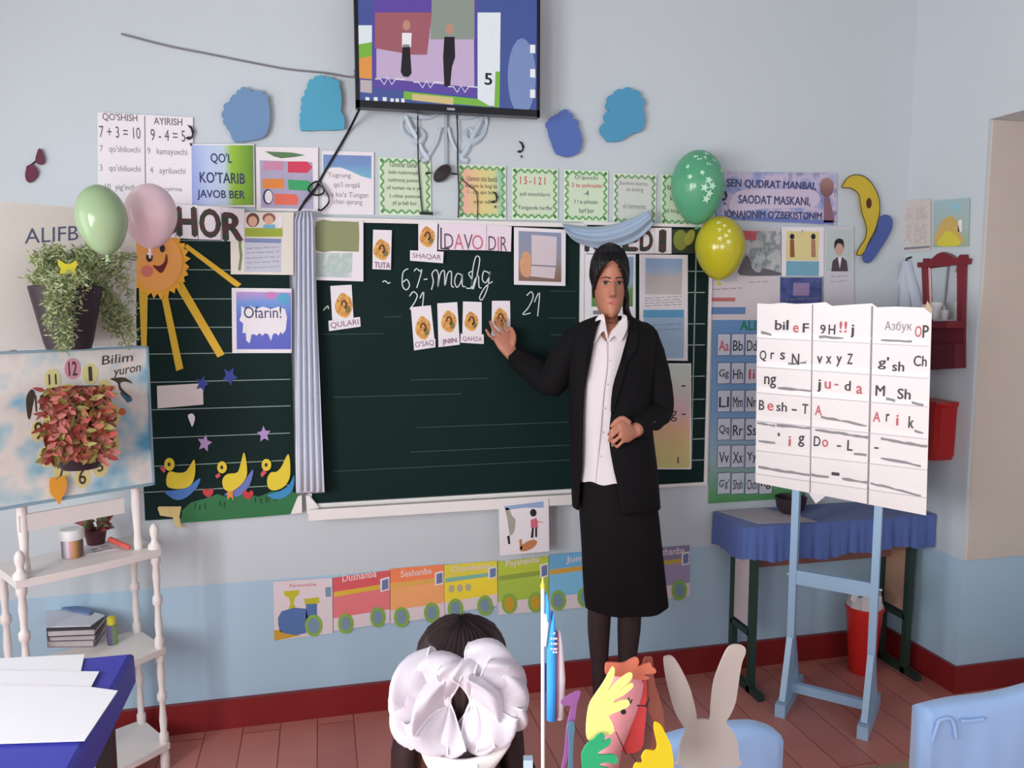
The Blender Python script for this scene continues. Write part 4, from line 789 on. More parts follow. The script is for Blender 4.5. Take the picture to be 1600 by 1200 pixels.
# ================================================================ corner etagere with the two boards, left
ES = Pl((-.50, 2.48, 0), (.834, .552, 0), (0, 0, 1))
def eat(u, z, h): return ES.at((u, z), h)
EPAINT = mat('etagere_white', (232, 226, 222), .45, .03)
t = thing('corner_shelf', 'white wooden shelf unit with turned posts in the left corner', 'shelf unit', eat(-.16, 0, -.1))
UL, UR, DEP = -.34, .012, .185
LEV = ((.085, .03, .02), (.385, .03, .018), (.69, .012, .022))
for zt, bulge, th in LEV:
    pts = [eat(UL-.015, zt-th, -DEP), eat(UR+.012, zt-th, -DEP)]+[eat(UR+.012+(UL-UR-.027)*k/14, zt-th, .012+bulge*math.sin(math.pi*k/14)) for k in range(15)]
    mb = MB(); mb.prism(pts, (0, 0, th)); mb.build('shelf_board', EPAINT, t)
def turned(z0, z1, r):
    n = z1-z0
    return [(r*.9, z0), (r*1.15, z0+.02*n), (r*1.15, z0+.10*n), (r*.75, z0+.13*n), (r*.95, z0+.25*n), (r*.7, z0+.40*n), (r*.72, z0+.46*n), (r*1.2, z0+.49*n), (r*1.2, z0+.55*n), (r*.72, z0+.58*n), (r*.7, z0+.64*n), (r*.95, z0+.78*n), (r*.72, z0+.90*n), (r*1.15, z0+.93*n), (r*1.15, z0+.985*n), (r*.8, z1)]
for u, h in ((UR, 0), (UL, 0), (UR, -DEP+.02), (UL, -DEP+.02)):
    c = eat(u, 0, h); pr = [(.012, 0), (.014, .01), (.014, .04), (.011, .066)]+turned(.085, .367, .012)+turned(.385, .668, .012)
    if h == 0: pr += [(.012, .69), (.020, .691), (.019, .702), (.010, .712), (.009, .722), (.013, .736), (.013, .75), (.008, .762), (.001, .767)]
    mb = MB(); mb.lathe(pr, c, 14); mb.build('post', EPAINT, t, True)
for u in (-.022, -.318):
    c = eat(u, 0, -.035); mb = MB(); mb.lathe([(.012, .69), (.013, .70), (.010, .74), (.014, .82), (.012, .9), (.012, 1.64), (.008, 1.66)], c, 14); mb.build('tall_post', EPAINT, t, True)
mb = MB(); mb.beam(eat(-.33, .83, -.03), eat(-.06, .83, -.03), .012, .045, ES.n); mb.build('rail', EPAINT, t)
def bprism(name, uv, h0, h1, m, parent=None):
    mb = MB(); mb.prism([ES.at(q, h0) for q in uv], ES.n*(h1-h0)); return mb.build(name, m, parent)
qe = lambda *p: Q(*p, pl=ES)
ab = bprism('alphabet_board', [(-.37, ES.uv((237, 540))[1]+.003), (ES.uv((215, 547))[0], ES.uv((237, 540))[1]+.003), (ES.uv((215, 331))[0], ES.uv((215, 331))[1]), (-.37, ES.uv((215, 331))[1])], -.020, -.008, mat('board_cream', (228, 222, 214), .5, .03))
tag(ab, 'cream alphabet board behind the hanging fern, top left', 'board'); INFO[ab.name] = (ES, -.008)
text(ab, [('ALIFBO', ((40,381),(150,373),(40,357)))], mat('slate_ink', (92, 96, 124), .6, 0), .0)
c0, c1 = ES.uv((240, 757)), ES.uv((237, 540))
ck = bprism('clock_board', [(-.385, c0[1]), (c0[0], c0[1]), (c0[0], c1[1]), (-.385, c1[1])], -.020, .004, cloud_mat('clock_board_paint', [(96, 168, 204), (176, 206, 216), (232, 226, 218), (222, 214, 210), (120, 184, 212)], 7))
tag(ck, 'blue and white painted board with clock numerals, left above the shelf', 'clock board'); INFO[ck.name] = (ES, .004)
edge_m = mat('board_edge_blue', (140, 168, 184), .5, .05)
(ux, vy) = c0; vt = c1[1]
for nm, q in (('edge_rim', [(-.385, vy), (ux, vy), (ux, vy+.008), (-.385, vy+.008)]), ('edge_rim', [(-.385, vt-.006), (ux, vt-.006), (ux, vt), (-.385, vt)]), ('edge_rim', [(ux-.006, vy), (ux, vy), (ux, vt), (ux-.006, vt)])): bprism(nm, q, .004, .010, edge_m, ck)
HALO = mat('halo_yellow', (226, 214, 150), .6, .08, 20); NUM = mat('olive_black_ink', (70, 60, 44), .6, 0)
for s_, b in (('12', (106,565,119,587)), ('1', (137,573,143,595)), ('2', (158,601,166,618)), ('3', (171,636,181,659)), ('4', (168,681,178,703)), ('5', (151,720,160,737)), ('6', (122,734,133,757)), ('7', (90,728,100,748)), ('8', (66,700,77,727)), ('9', (53,660,66,687)), ('10', (54,617,70,643)), ('11', (75,585,87,601))):
    patch(ck, 'numeral_halo', [ell((b[0]+b[2])/2, (b[1]+b[3])/2, 13, 17, 14, pl=ES)], HALO if s_ not in ('12', '10') else mat('halo_pink' if s_ == '12' else 'halo_white', (222, 150, 170) if s_ == '12' else (226, 222, 214), .6, .08, 20)); text(ck, [(s_, b)], NUM, .015, 2)
text(ck, [('Bilim', ((158,570),(206,564),(158,556)))], NUM, .0, 2, slant=.02); text(ck, [('yuron', ((176,592),(218,584),(176,578)))], NUM, .0, 2, slant=.02)
patch(ck, 'swallow_belly', [[ES.uv(p) for p in smoothpoly([(172,596),(180,593),(188,598),(191,610),(187,616),(181,608)], 3)]], WHITE, 2); patch(ck, 'swallow_wing', [[ES.uv(p) for p in smoothpoly([(171,592),(180,590),(194,590),(206,599),(196,596),(187,598),(190,608),(205,621),(200,620),(186,610),(182,598)], 3)]], NUM, 3); patch(ck, 'swallow_tail', qe((188,612),(206,624),(204,627),(198,629),(186,614)), mat('teal_wing', (60, 110, 140), .6, .1), 2)
patch(ck, 'red_heart', [ell(190, 643, 6, 6, 12, pl=ES)], mat('coral_print', (226, 110, 80), .6, .05)); patch(ck, 'dark_swallow', [[ES.uv(p) for p in smoothpoly([(40,622),(48,608),(54,616),(50,636),(46,654),(42,650)], 3)]], NUM)
mb = MB(); mb.prism([ES.at(ES.uv(p), .014) for p in smoothpoly([(74,752),(78,744),(86,748),(94,742),(101,750),(100,764),(94,776),(90,787),(84,779),(76,770)], 3)], ES.n*.002); tag(mb.build('paper_leaf', mat('orange_leaf_paper', (236, 164, 56), .7, .08)), 'orange paper leaf on the lower left of the clock board', 'paper leaf')

# hanging fern in a dark pot on the alphabet board
def leafquad(mb, p, d, nrm, L, W):
    d = V(d).normalized(); s = d.cross(V(nrm)); s = (s.normalized() if s.length > 1e-4 else V((1,0,0)))*W/2; p = V(p)
    mb.add([p, p+d*L*.5+s, p+d*L, p+d*L*.5-s], [(0,1,2,3)])
PC = ES.pa(108, 545, .088)
t = thing('hanging_fern', 'feathery green fern trailing from a dark pot on alphabet board', 'plant', PC)
zt = ES.pa(108, 448, .088).z-PC.z
mb = MB(); mb.lathe([(.003, 0), (.052, 0), (.058, .02), (.086, zt), (.082, zt+.002), (.078, zt-.012), (.003, zt-.014)], PC, 28); mb.build('pot', mat('dark_plum_pot', (52, 38, 46), .5, .06), t, True)
mb = MB(); mb.tube([PC+V((0,0,zt-.02))-ES.n*.08, PC+V((0,0,zt-.02))-ES.n*.092], .012, 8); mb.build('hook', BLACK, t)
rnd = random.Random(5); mb = MB(); st = MB()
top = PC+V((0, 0, zt))
def strand(px_, py_, hp, n=26, spread=.020, arch=.09, start=None):
    end = ES.pa(px_, py_, hp); a = (start or top)+V((rnd.uniform(-.04,.04), rnd.uniform(-.03,.03), -.01)); mid = (a+end)/2+V((0, 0, arch+rnd.uniform(0, .04)))
    pts = [a*(1-f)**2+mid*2*f*(1-f)+end*f*f for f in [k/n for k in range(n+1)]]
    st.tube(pts[::3]+[pts[-1]], .0009, 4)
    for k in range(4, n+1):
        for _ in range(6):
            d = V((rnd.uniform(-1,1), rnd.uniform(-1,1), rnd.uniform(-.9,.7))); leafquad(mb, pts[k]+V((rnd.uniform(-1,1), rnd.uniform(-1,1), rnd.uniform(-1,1)))*spread*.6, d, ES.n+V((rnd.uniform(-.6,.6),)*3), rnd.uniform(.010, .022), rnd.uniform(.003, .006))
for px_, py_ in [(rnd.uniform(72, 165), rnd.uniform(385, 425)) for _ in range(16)]+[(rnd.uniform(46, 80), rnd.uniform(400, 455)) for _ in range(9)]+[(rnd.uniform(165, 212), rnd.uniform(400, 445)) for _ in range(8)]: strand(px_, py_, rnd.uniform(.02, .14), arch=.05)
for px_, py_ in [(rnd.uniform(160, 212), rnd.uniform(476, 545)) for _ in range(24)]: strand(px_, py_, rnd.uniform(.035, .08), 34, arch=.12)
for px_, py_ in [(rnd.uniform(74, 122), rnd.uniform(470, 545)) for _ in range(15)]: strand(px_, py_, rnd.uniform(.18, .21), 24, .018, .10, top+ES.n*.06)
fern = cloud_mat('fern_green', [(112, 130, 80), (146, 160, 108), (178, 184, 142), (132, 148, 96)], 40, .6)
mb.build('foliage', fern, t); st.build('stems', mat('stem_green', (120, 128, 84), .6, .1), t)
mb = MB(); bc = ES.pa(106, 420, .17)
for s_ in (-1, 1): mb.prism([bc+ES.u*x*s_+V((0,0,z)) for x, z in ((0,.012),(.006,.012),(.020,.022),(.022,.010),(.016,0),(.019,-.014),(.010,-.017),(0,-.008))], ES.n*.002)
tag(mb.build('paper_butterfly', mat('yellow_butterfly', (226, 212, 62), .6, .06)), 'small yellow butterfly clipped on the fern', 'butterfly')
# coleus in a dark bowl in front of the clock board
PC = ES.pa(126, 732, .076)
t = thing('potted_coleus', 'red and green leafy plant in dark bowl before the clock board', 'plant', PC)
zt = ES.pa(124, 606, .076).z-PC.z
mb = MB(); mb.lathe([(.003, 0), (.045, .002), (.068, .04), (.074, zt*.55), (.068, zt), (.062, zt), (.06, zt*.8), (.003, zt*.78)], PC, 26); mb.build('bowl', mat('dark_plum_pot', (0,0,0)), t, True)
mb = MB(); mb.beam(PC+V((0,0,zt*.5))-ES.n*.066, PC+V((0,0,zt*.5))-ES.n*.0715, .03, .02); mb.build('bracket', BLACK, t)
leafs = {k: MB() for k in range(4)}
for i in range(620):
    p = ES.pa(rnd.uniform(70, 168), rnd.uniform(606, 716), rnd.uniform(.13, .170)); d = ES.u*rnd.uniform(-1, 1)+V((0,0,rnd.uniform(-1, .5)))+ES.n*rnd.uniform(.0, .5)
    m_ = leafs[rnd.randrange(4)]; d.normalize(); s_ = d.cross(ES.n+V((rnd.uniform(-.5,.5),)*3)).normalized(); L, W = rnd.uniform(.022, .040), rnd.uniform(.010, .018)
    m_.add([p, p+d*L*.35+s_*W*.5+ES.n*.004, p+d*L*.75+s_*W*.35+ES.n*.002, p+d*L, p+d*L*.75-s_*W*.35, p+d*L*.35-s_*W*.5], [(0,1,2,3),(0,3,4,5)])
for k, (nm, c) in enumerate((('crimson', (176, 78, 70)), ('rust', (172, 98, 66)), ('olive', (158, 150, 84)), ('pink', (184, 110, 100)))):
    leafs[k].build('%s_leaves' % nm, mat('coleus_'+nm, c, .6, .25, 60), t)
mb = MB()
for i in range(14):
    e = ES.pa(rnd.uniform(80, 165), rnd.uniform(630, 715), .14); a = PC+V((0,0,zt))+ES.n*.03; mb.tube([a, (a+e)/2+ES.n*.05+V((0,0,.02)), e], .0018, 5)
mb.build('stems', mat('coleus_stem', (120, 100, 70), .6, .1), t)

# things on the shelf
def onshelf(px_, py_, z): r = atz(px_, py_, z); return r
JC = onshelf(114, 869, .691)
t = thing('jar', 'small striped jar with white lid at the front of shelf', 'jar', JC)
mb = MB(); mb.lathe([(.001, 0), (.026, 0), (.028, .004), (.028, .05), (.025, .054)], JC, 24); mb.build('body', blend_mat('jar_stripes', [(0, (96,84,110)), (.3, (226,214,216)), (.45, (216,150,166)), (.6, (206,156,70)), (.8, (120,92,88))], 'X', 17, .4, wob=0), t, True)
mb = MB(); mb.lathe([(.001, .052), (.032, .052), (.033, .056), (.033, .076), (.030, .081), (.001, .081)], JC, 24); mb.build('lid', mat('white_plastic', (0,0,0)), t, True)
FC = onshelf(148, 852, .6905)+V((.0,.015,0))
t = thing('potted_flower', 'small dark pot with drooping red and green leaves behind jar', 'plant', FC)
mb = MB(); mb.lathe([(.001, 0), (.024, 0), (.032, .045), (.028, .045), (.026, .036), (.001, .034)], FC, 20); mb.build('pot', mat('maroon_pot', (84, 44, 50), .5, .08), t, True)
for nm, c in (('green_leaves', (112, 122, 84)), ('red_leaves', (150, 72, 70))):
    mb = MB()
    for i in range(46):
        a = rnd.uniform(0, 6.28); p = FC+V((math.cos(a)*.02, math.sin(a)*.02, .045+rnd.uniform(0, .025))); d = V((math.cos(a), math.sin(a)*.5, rnd.uniform(-.4, 1.2))); leafquad(mb, p, d, (math.sin(a), -1, .3), rnd.uniform(.02, .04), rnd.uniform(.01, .016))
    mb.build(nm, mat('flower_'+nm, c, .6, .2, 50), t)
a, b = onshelf(172, 843, .71), onshelf(203, 856, .70)
mb = MB(); d = (b-a); mb.tube([a, a+d*.3, a+d*.32, b-d*.06, b], [.009, .009, .0075, .0075, .004], 10); tag(mb.build('marker_pen', mat('coral_red_plastic', (214, 92, 84), .4, .05), smooth=True), 'coral red marker lying by the flower pot on shelf', 'marker')
def flat(name, label, cat, pts, z, m, th=.0012, sm=False):
    mb = MB(); mb.prism([atz(x, y, z) for x, y in pts], (0, 0, th)); return tag(mb.build(name, m), label, cat)
pp = flat('printed_sheet', 'white printed sheet lying on the shelf right of jar', 'paper', ((133,853),(176,845),(186,858),(134,868)), .6905, WHITE)
mb = MB()
for x0, y0, x1, y1 in ((142,859,152,857),(144,862,160,859),(158,855,170,852),(160,858,176,855)):
    mb.prism([atz(x, y, .6918) for x, y in ((x0,y0),(x1,y1),(x1,y1+1.2),(x0,y0+1.2))], (0,0,.0003))
mb.build('text_lines', INKG, pp)
# stack of books and papers on the middle board
bks = [((74,1012),(148,1011),(166,986),(74,977), .386, .022, (150,136,140), 'grey book at the bottom of the stack on middle shelf'), ((76,1003),(150,1001),(164,978),(74,970), .408, .018, (112,98,108), 'dark grey book, second from the bottom of the stack'), ((73,996),(150,993),(166,971),(74,964), .427, .020, (66,54,62), 'blackish book near the top of the stack')]
for a, b, c, d, z, th, col, lb in bks:
    P4 = [atz(*p, z) for p in (a, b, c, d)]
    t = thing('book', lb, 'book', (sum(P4, V())/4), 'books on the middle shelf')
    e = (P4[1]-P4[0]).normalized()*.004; f = (P4[3]-P4[0]).normalized()*.004
    mb = MB(); mb.prism(P4, (0,0,.002)); mb.prism([p+V((0,0,th-.002)) for p in P4], (0,0,.002)); mb.build('cover', mat('book_%d' % col[0], col, .6, .1), t)
    mb = MB(); mb.prism([P4[0]+e+f+V((0,0,.002)), P4[1]-e+f+V((0,0,.002)), P4[2]-e-f+V((0,0,.002)), P4[3]+e-f+V((0,0,.002))], (0,0,th-.004)); mb.build('pages', mat('page_edges', (190, 180, 180), .8, .1, 90), t)
P4 = [atz(*p, .448) for p in ((72,981),(142,979),(164,963),(112,948),(72,945))]
mb = MB(); mb.prism(P4, (0,0,.004)); tag(mb.build('paper_pile', mat('pale_blue_white_paper', (206, 210, 220), .7, .03)), 'loose pale papers on top of the book stack', 'papers')
P4 = [atz(*p, .4525) for p in ((96,952),(140,962),(146,957),(118,949))]; mb = MB(); mb.prism(P4, (0,0,.006)); tag(mb.build('notebook', mat('slate_blue_cover', (108, 130, 172), .6, .06)), 'slate blue notebook corner on the loose pale papers', 'notebook')
GC = onshelf(176, 1006, .385)
t = thing('glue_bottle', 'small glue bottle with yellow cap beside the book stack', 'glue bottle', GC)
mb = MB(); mb.lathe([(.001, 0), (.014, 0), (.015, .005), (.015, .055), (.010, .064)], GC, 18); mb.build('body', blend_mat('glue_label', [(0, (96,88,60)), (.5, (90,84,136)), (1, (150,176,80))], 'X', 33, .5, wob=0), t, True)
mb = MB(); mb.lathe([(.012, .062), (.013, .068), (.012, .084), (.006, .088), (.001, .088)], GC, 18); mb.build('cap', mat('yellow_cap', (214, 202, 60), .4, .04), t, True)

# ================================================================ desk with blue cover and white sheets, lower left
t = thing('student_desk', 'desk with violet-blue cover at the lower left corner', 'desk', (-.60, 1.40, 0))
mb = MB(); mb.box((-.84, 1.06, .715), (-.372, 1.60, .740)); mb.build('desk_top', mat('desk_wood', (150, 120, 90), .5, .1), t)
rings = [[V((-.845, 1.055, z)), V((-.365+o_, 1.055, z)), V((-.365+o_, 1.597+o_, z)), V((-.845, 1.60+o_, z))] for z, o_ in ((.690, .004), (.7415, .003), (.747, .0), (.75, -.006))]
mb = MB(); mb.loft(rings); mb.build('blue_cover', mat('violet_blue_cover', (70, 72, 178), .5, .06), t)
for x in (-.82, -.41):
    for y in (1.09, 1.56):
        mb = MB(); mb.beam((x, y, 0), (x, y, .72), .03, .03, (1,0,0)); mb.build('leg', mat('dark_steel', (0,0,0)), t)
SHEETW = mat('bright_white_sheet', (250, 249, 252), .6, .01)
flat('white_sheet', 'blank white sheet on the blue desk, farthest of three', 'paper', ((-14,1030),(132,1023),(126,1052),(-30,1052)), .7515, SHEETW); flat('white_sheet', 'blank white sheet on the blue desk, middle of three', 'paper', ((-24,1048),(155,1050),(138,1082),(-40,1082)), .753, SHEETW); flat('white_sheet', 'largest white sheet on the blue desk, nearest of three', 'paper', ((-50,1070),(140,1074),(184,1080),(132,1158),(-80,1165)), .7545, SHEETW)

# ================================================================ side table with the blue frill
TC = .63
t = thing('side_table', 'green-legged side table with white side panels under blue cloth', 'table', (1.83, 2.57, 0))
DG = mat('dark_green_metal', (38, 60, 52), .45, .06)
mb = MB(); mb.box((1.45, 2.475, .600), (2.195, 2.675, .622)); mb.build('table_top', mat('desk_wood', (0,0,0)), t)
for x in (1.495, 2.15):
    for y in (2.505, 2.64):
        mb = MB(); mb.beam((x, y, 0), (x, y, .60), .024, .024, (1,0,0)); mb.build('leg', DG, t)
    mb = MB(); mb.beam((x, 2.43, .012), (x, 2.655, .012), .024, .024, (0,0,1)); mb.build('foot_bar', DG, t)
    mb = MB(); mb.beam((x, 2.51, .22), (x, 2.64, .22), .022, .024, (0,0,1)); mb.build('side_rail', DG, t)
    mb = MB(); mb.box((x-.006, 2.518, .24), (x+.006, 2.628, .58)); o = mb.build('side_panel', mat('pinkish_white_panel' if x < 2 else 'tan_panel', (206, 192, 196) if x < 2 else (186, 146, 122), .5, .04), t)
mb = MB(); mb.box((1.51, 2.60, .43), (2.14, 2.612, .6)); mb.build('apron', mat('brown_apron', (142, 96, 88), .5, .08), t)
CL = mat('cornflower_cloth', (84, 106, 168), .85, .06, 20, sheen=.15)
path = [(1.425, 2.688)]+[(1.425, 2.688-.23*k/12) for k in range(1, 13)]+[(1.425+.79*k/60, 2.458) for k in range(1, 61)]+[(2.212, 2.458+.23*k/12) for k in range(1, 13)]
def ruffle(z, amp, drop_var=0):
    out = []; L = 0
    for i, (x, y) in enumerate(path):
        a = path[max(i-1, 0)]; b = path[min(i+1, len(path)-1)]; dx, dy = b[0]-a[0], b[1]-a[1]; d = math.hypot(dx, dy); nx, ny = dy/d, -dx/d
        if i: L += math.hypot(x-path[i-1][0], y-path[i-1][1])
        w_ = amp*(math.sin(L*170)+.5*math.sin(L*93+1)); 
        out.append(V((min(x+nx*w_, 2.216), min(y+ny*w_, 2.695), z+drop_var*math.sin(L*31)+drop_var*math.sin(L*9))))
    return out
r0, r1, r2, r3 = ruffle(TC-.003, .001), ruffle(TC-.03, .004), ruffle(TC-.075, .007, .002), ruffle(TC-.125, .009, .006)
mb = MB(); mb.add([V((1.425, 2.688, TC)), V((1.425, 2.458, TC)), V((2.212, 2.458, TC)), V((2.212, 2.688, TC)), V((1.425, 2.688, TC-.003)), V((1.425, 2.458, TC-.003)), V((2.212, 2.458, TC-.003)), V((2.212, 2.688, TC-.003))], [(0,1,2,3),(7,6,5,4),(0,4,5,1),(1,5,6,2),(2,6,7,3),(3,7,4,0)]); fr = mb.build('tablecloth', CL); tag(fr, 'blue tablecloth with a gathered frill on the side table', 'tablecloth')
mb = MB(); n_ = len(path); mb.add([p for r in (r0, r1, r2, r3) for p in r], [(k*n_+i, k*n_+i+1, (k+1)*n_+i+1, (k+1)*n_+i) for k in range(3) for i in range(n_-1)]); mb.build('frill', CL, fr, 'all')
mb = MB(); mb.prism([V((1.44, 2.685, TC+.0005)), V((1.50, 2.50, TC+.0005)), V((1.72, 2.47, TC+.0005)), V((1.70, 2.56, TC+.0005)), V((1.63, 2.685, TC+.0005))], (0,0,.0012)); tag(mb.build('table_mat', mat('pale_mauve_mat', (196, 186, 194), .6, .04)), 'pale paper mat on the left end of blue cloth', 'mat')
BC = V((1.695, 2.60, TC+.0018)); mb = MB(); mb.lathe([(.001, 0), (.035, 0), (.05, .02), (.058, .06), (.054, .06), (.047, .025), (.001, .02)], BC, 24); tag(mb.build('bowl', mat('dark_plum_pot', (0,0,0)), smooth=True), 'dark plum bowl on the table behind the letter board', 'bowl')
BN = V((2.0, 2.555, 0))
t = thing('waste_bin', 'tapered red plastic waste bin under the side table', 'bin', BN)
mb = MB(); mb.lathe([(.001, 0), (.045, 0), (.048, .004), (.066, .25), (.071, .252), (.071, .262), (.062, .262), (.044, .01), (.001, .008)], BN, 30); mb.build('bucket', mat('bright_red_plastic', (204, 40, 34), .35, .04), t, True)
mb = MB(); rings = []
for z, r_, am in ((.24, .058, 0), (.262, .066, .003), (.285, .058, .008), (.31, .050, .012)): rings.append([BN+V(((r_+am*math.sin(k*2.3+z*60))*math.cos(k*2*math.pi/24), (r_+am*math.sin(k*2.3+z*60))*math.sin(k*2*math.pi/24), z+am*.5*math.sin(k*1.7))) for k in range(24)])
mb.loft(rings, caps=False); mb.build('bin_bag', mat('greyish_white_bag', (206, 200, 202), .5, .05), t, True)

# ================================================================ letter board on the blue stand
SB = Pl((1.60, 2.40, 0), (.698, -.716, 0), (0, 0, 1))
LB = mat('light_blue_gloss', (160, 192, 220), .35, .04)
t = thing('letter_stand', 'light blue wooden stand with white pocket letter board', 'stand', SB.at((.12, 0), 0))
sbeam = lambda nm, a, b, wx, wy, side=None: (lambda mb: (mb.beam(SB.at(a[:2], a[2]), SB.at(b[:2], b[2]), wx, wy, side), mb.build(nm, LB, t)))(MB())
for u in (-.012, .250):
    sbeam('post', (u, .04, 0), (u, 1.25, 0), .024, .030, SB.u)
    sbeam('foot', (u, .022, -.150), (u, .022, .130), .034, .044, SB.u)
    for h1 in (.10, -.105):
        sbeam('brace', (u, .045, h1), (u, .245, .018 if h1 > 0 else -.018), .020, .014, SB.u)
    mb = MB(); mb.prism([SB.at(q[:2], q[2]) for q in ((u-.008, .045, .02), (u-.008, .045, .075), (u-.008, .09, .064), (u-.008, .17, .02))], SB.u*.016); mb.build('gusset', LB, t)
    mb = MB(); mb.tube([SB.at((u-.022, .466), 0), SB.at((u+.022, .466), 0)], .0035, 8); mb.build('bolt', mat('bolt_white', (216, 222, 228), .3, .0), t)
sbeam('cross_rail', (.0, .462, .002), (.238, .462, .002), .05, .018, (0,0,1)); sbeam('foot_rail', (.0, .062, .004), (.238, .062, .004), .032, .022, (0,0,1)); sbeam('head_rail', (.0, 1.2, .0), (.238, 1.2, .0), .03, .014, (0,0,1))
SBH = .022
qs = lambda *p: Q(*p, pl=SB)
top_ = [(1186,474),(1206,475),(1226,473),(1246,475),(1268,474),(1292,472),(1302,478),(1330,476),(1364,474),(1372,480),(1400,479),(1457,481)]
bd = [SB.uv(p) for p in [(1183,752),(1448,803)]+top_[::-1]]
mb = MB(); mb.prism([SB.at(q, .016) for q in bd], SB.n*.006); lb_ = mb.build('letter_board', mat('pocket_board_white', (246, 238, 237), .4, .01), t); INFO[lb_.name] = (SB, SBH)
patch(lb_, 'column_seam', qs((1271,476),(1273,476),(1269,768),(1267,768)), mat('seam_grey', (150, 142, 150), .5, .1)); patch(lb_, 'column_seam', qs((1363,478),(1366,478),(1359,787),(1356,786)), mat('seam_grey', (0,0,0)))
sm_ = mat('pocket_smear_print', (150, 146, 150), .6, .2, 50); pk = mat('pocket_clear_strip', (250, 243, 242), .3, .01)  # grey for the irregular smears along the pockets
for (x0, y0), (x1, y1) in (((1186,527),(1452,540)), ((1186,572),(1452,590)), ((1186,612),(1451,634)), ((1185,656),(1450,684)), ((1185,702),(1450,732)), ((1184,738),(1449,775))):
    patch(lb_, 'pocket_strip', qs((x0,y0-9),(x1,y1-9),(x1,y1),(x0,y0)), pk, 1); patch(lb_, 'pocket_edge', qs((x0,y0),(x1,y1),(x1,y1+1.1),(x0,y0+1.1)), mat('seam_pale', (196, 188, 192), .5, .05), 2)
def smear(pts):
    for (x0, y0), (x1, y1) in pts:
        n = max(2, int((x1-x0)/9)); up = []; dn = []
        for k in range(n+1):
            f = k/n; up.append((x0+(x1-x0)*f, y0+(y1-y0)*f-random.uniform(.6, 2.8))); dn.append((x0+(x1-x0)*f, y0+(y1-y0)*f+random.uniform(1, 2.6)))
        patch(lb_, 'hidden_strip', [SB.uv(p) for p in up+dn[::-1]], sm_, 3)
smear([((1192,519),(1208,523)), ((1218,605),(1270,610)), ((1285,650),(1356,664)), ((1186,660),(1214,664)), ((1216,663),(1268,668)), ((1276,670),(1358,682)), ((1378,684),(1450,696)), ((1188,687),(1214,691)), ((1336,708),(1356,709)), ((1378,714),(1440,726)), ((1188,728),(1268,741)), ((1270,740),(1297,744)), ((1318,746),(1358,752)), ((1362,753),(1440,772)), ((1378,531),(1426,533)), ((1386,622),(1400,625)), ((1426,628),(1444,631)), ((1234,568),(1262,566)), ((1430,672),(1444,675)), ((1282,526),(1320,528))])
def letters(items, m):
    for it in items: text(lb_, [it], m, .02, 3, 'letter')
LI = mat('letter_black', (70, 64, 72), .6, 0); LR = mat('letter_red', (206, 104, 110), .6, 0)
letters([('b', (1214,500,1224,515)), ('l', (1231,500,1235,515)), ('i', (1226,503,1229,515)), ('F', (1257,505,1266,519)), ('9', (1284,507,1292,521)), ('H', (1297,507,1307,522)), ('j', (1331,507,1336,527)), ('P', (1443,508,1452,527)), ('Q', (1190,547,1200,564)), ('r', (1207,550,1212,560)), ('s', (1222,550,1229,561)), ('N', (1240,552,1251,569)), ('v', (1279,556,1287,567)), ('x', (1293,556,1301,567)), ('y', (1309,556,1317,572)), ('Z', (1326,552,1334,568)), ("g'", (1374,557,1390,576)), ('sh', (1396,564,1414,579)), ('Ch', (1429,555,1449,571)), ('ng', (1197,587,1215,605)), ('j', (1279,592,1285,611)), ('d', (1322,594,1331,609)), ('M', (1370,601,1384,617)), ('Sh', (1404,606,1424,622)), ('B', (1189,624,1197,639)), ('sh', (1216,627,1232,641)), ('-', (1240,638,1247,640)), ('T', (1256,630,1265,645)), ('r', (1386,645,1391,657)), ('k', (1421,649,1429,667)), ("'", (1218,675,1221,680)), ('g', (1250,679,1259,696)), ('D', (1274,680,1284,695)), ('L', (1326,686,1334,702)), ('-', (1310,694,1316,696)), ('-', (1368,697,1374,699)), ('-', (1302,736,1313,740))], LI)
letters([('e', (1242,508,1250,519)), ('!!', (1314,502,1325,519)), ('O', (1431,509,1441,526)), ('u', (1291,595,1300,606)), ('-', (1306,599,1312,601)), ('a', (1340,602,1349,614)), ('e', (1202,629,1211,640)), ('A', (1276,632,1286,647)), ('A', (1366,642,1377,657)), ('i', (1402,647,1405,663)), ('i', (1235,680,1238,695)), ('o', (1287,685,1296,696))], LR)
text(lb_, [('Азбук', (1384,502,1426,519))], mat('letter_grey', (150, 144, 156), .6, 0), .0, 3, 'grey_lettering')
patch(lb_, 'torn_corner', qs((1450,470),(1457,481),(1456,490),(1446,482)), mat('kraft_corner', (206, 180, 150), .7, .05), 1); patch(lb_, 'loose_tooth', qs((1265,767),(1293,772),(1277,785)), WHITE, 1)

# ================================================================ balloons
def balloon(label, cx, cy, rx, ry, y, col, tilt, alpha=.92, wall=None):
    c = aty(cx, cy, y); ux = (aty(cx+rx, cy, y)-c).length; uz = (aty(cx, cy+ry, y)-c).length
    ax = V((math.sin(tilt), 0, math.cos(tilt)))
    t = thing('balloon', label, 'balloon', c-ax*uz, 'party balloons by the board')
    prof = []
    for k in range(25):
        a = math.pi*k/24; z = -math.cos(a); prof.append((ux*math.sin(a)*(1-.13*max(0, -z)+.02*z), uz*z))
    m = mat('balloon_%d_%d_%d' % col, col, .18, .05, 9, alpha=alpha, spec=.5, sub=.25)
    mb = MB(); mb.lathe(prof, c, 32, ax); mb.build('skin', m, t, 'all')
    k0 = c-ax*(uz*1.0); mb = MB(); mb.lathe([(.003, .006), (.005, 0), (.003, -.006), (.009, -.016), (.007, -.016), (.001, -.008)], k0, 12, ax); mb.build('knot', m, t, True)
    return t, c, ux, uz
t, c, ux, uz = balloon('pale green balloon, leftmost, over the alphabet board', 159, 344, 41, 55, 2.20, (166, 192, 150), -.1)
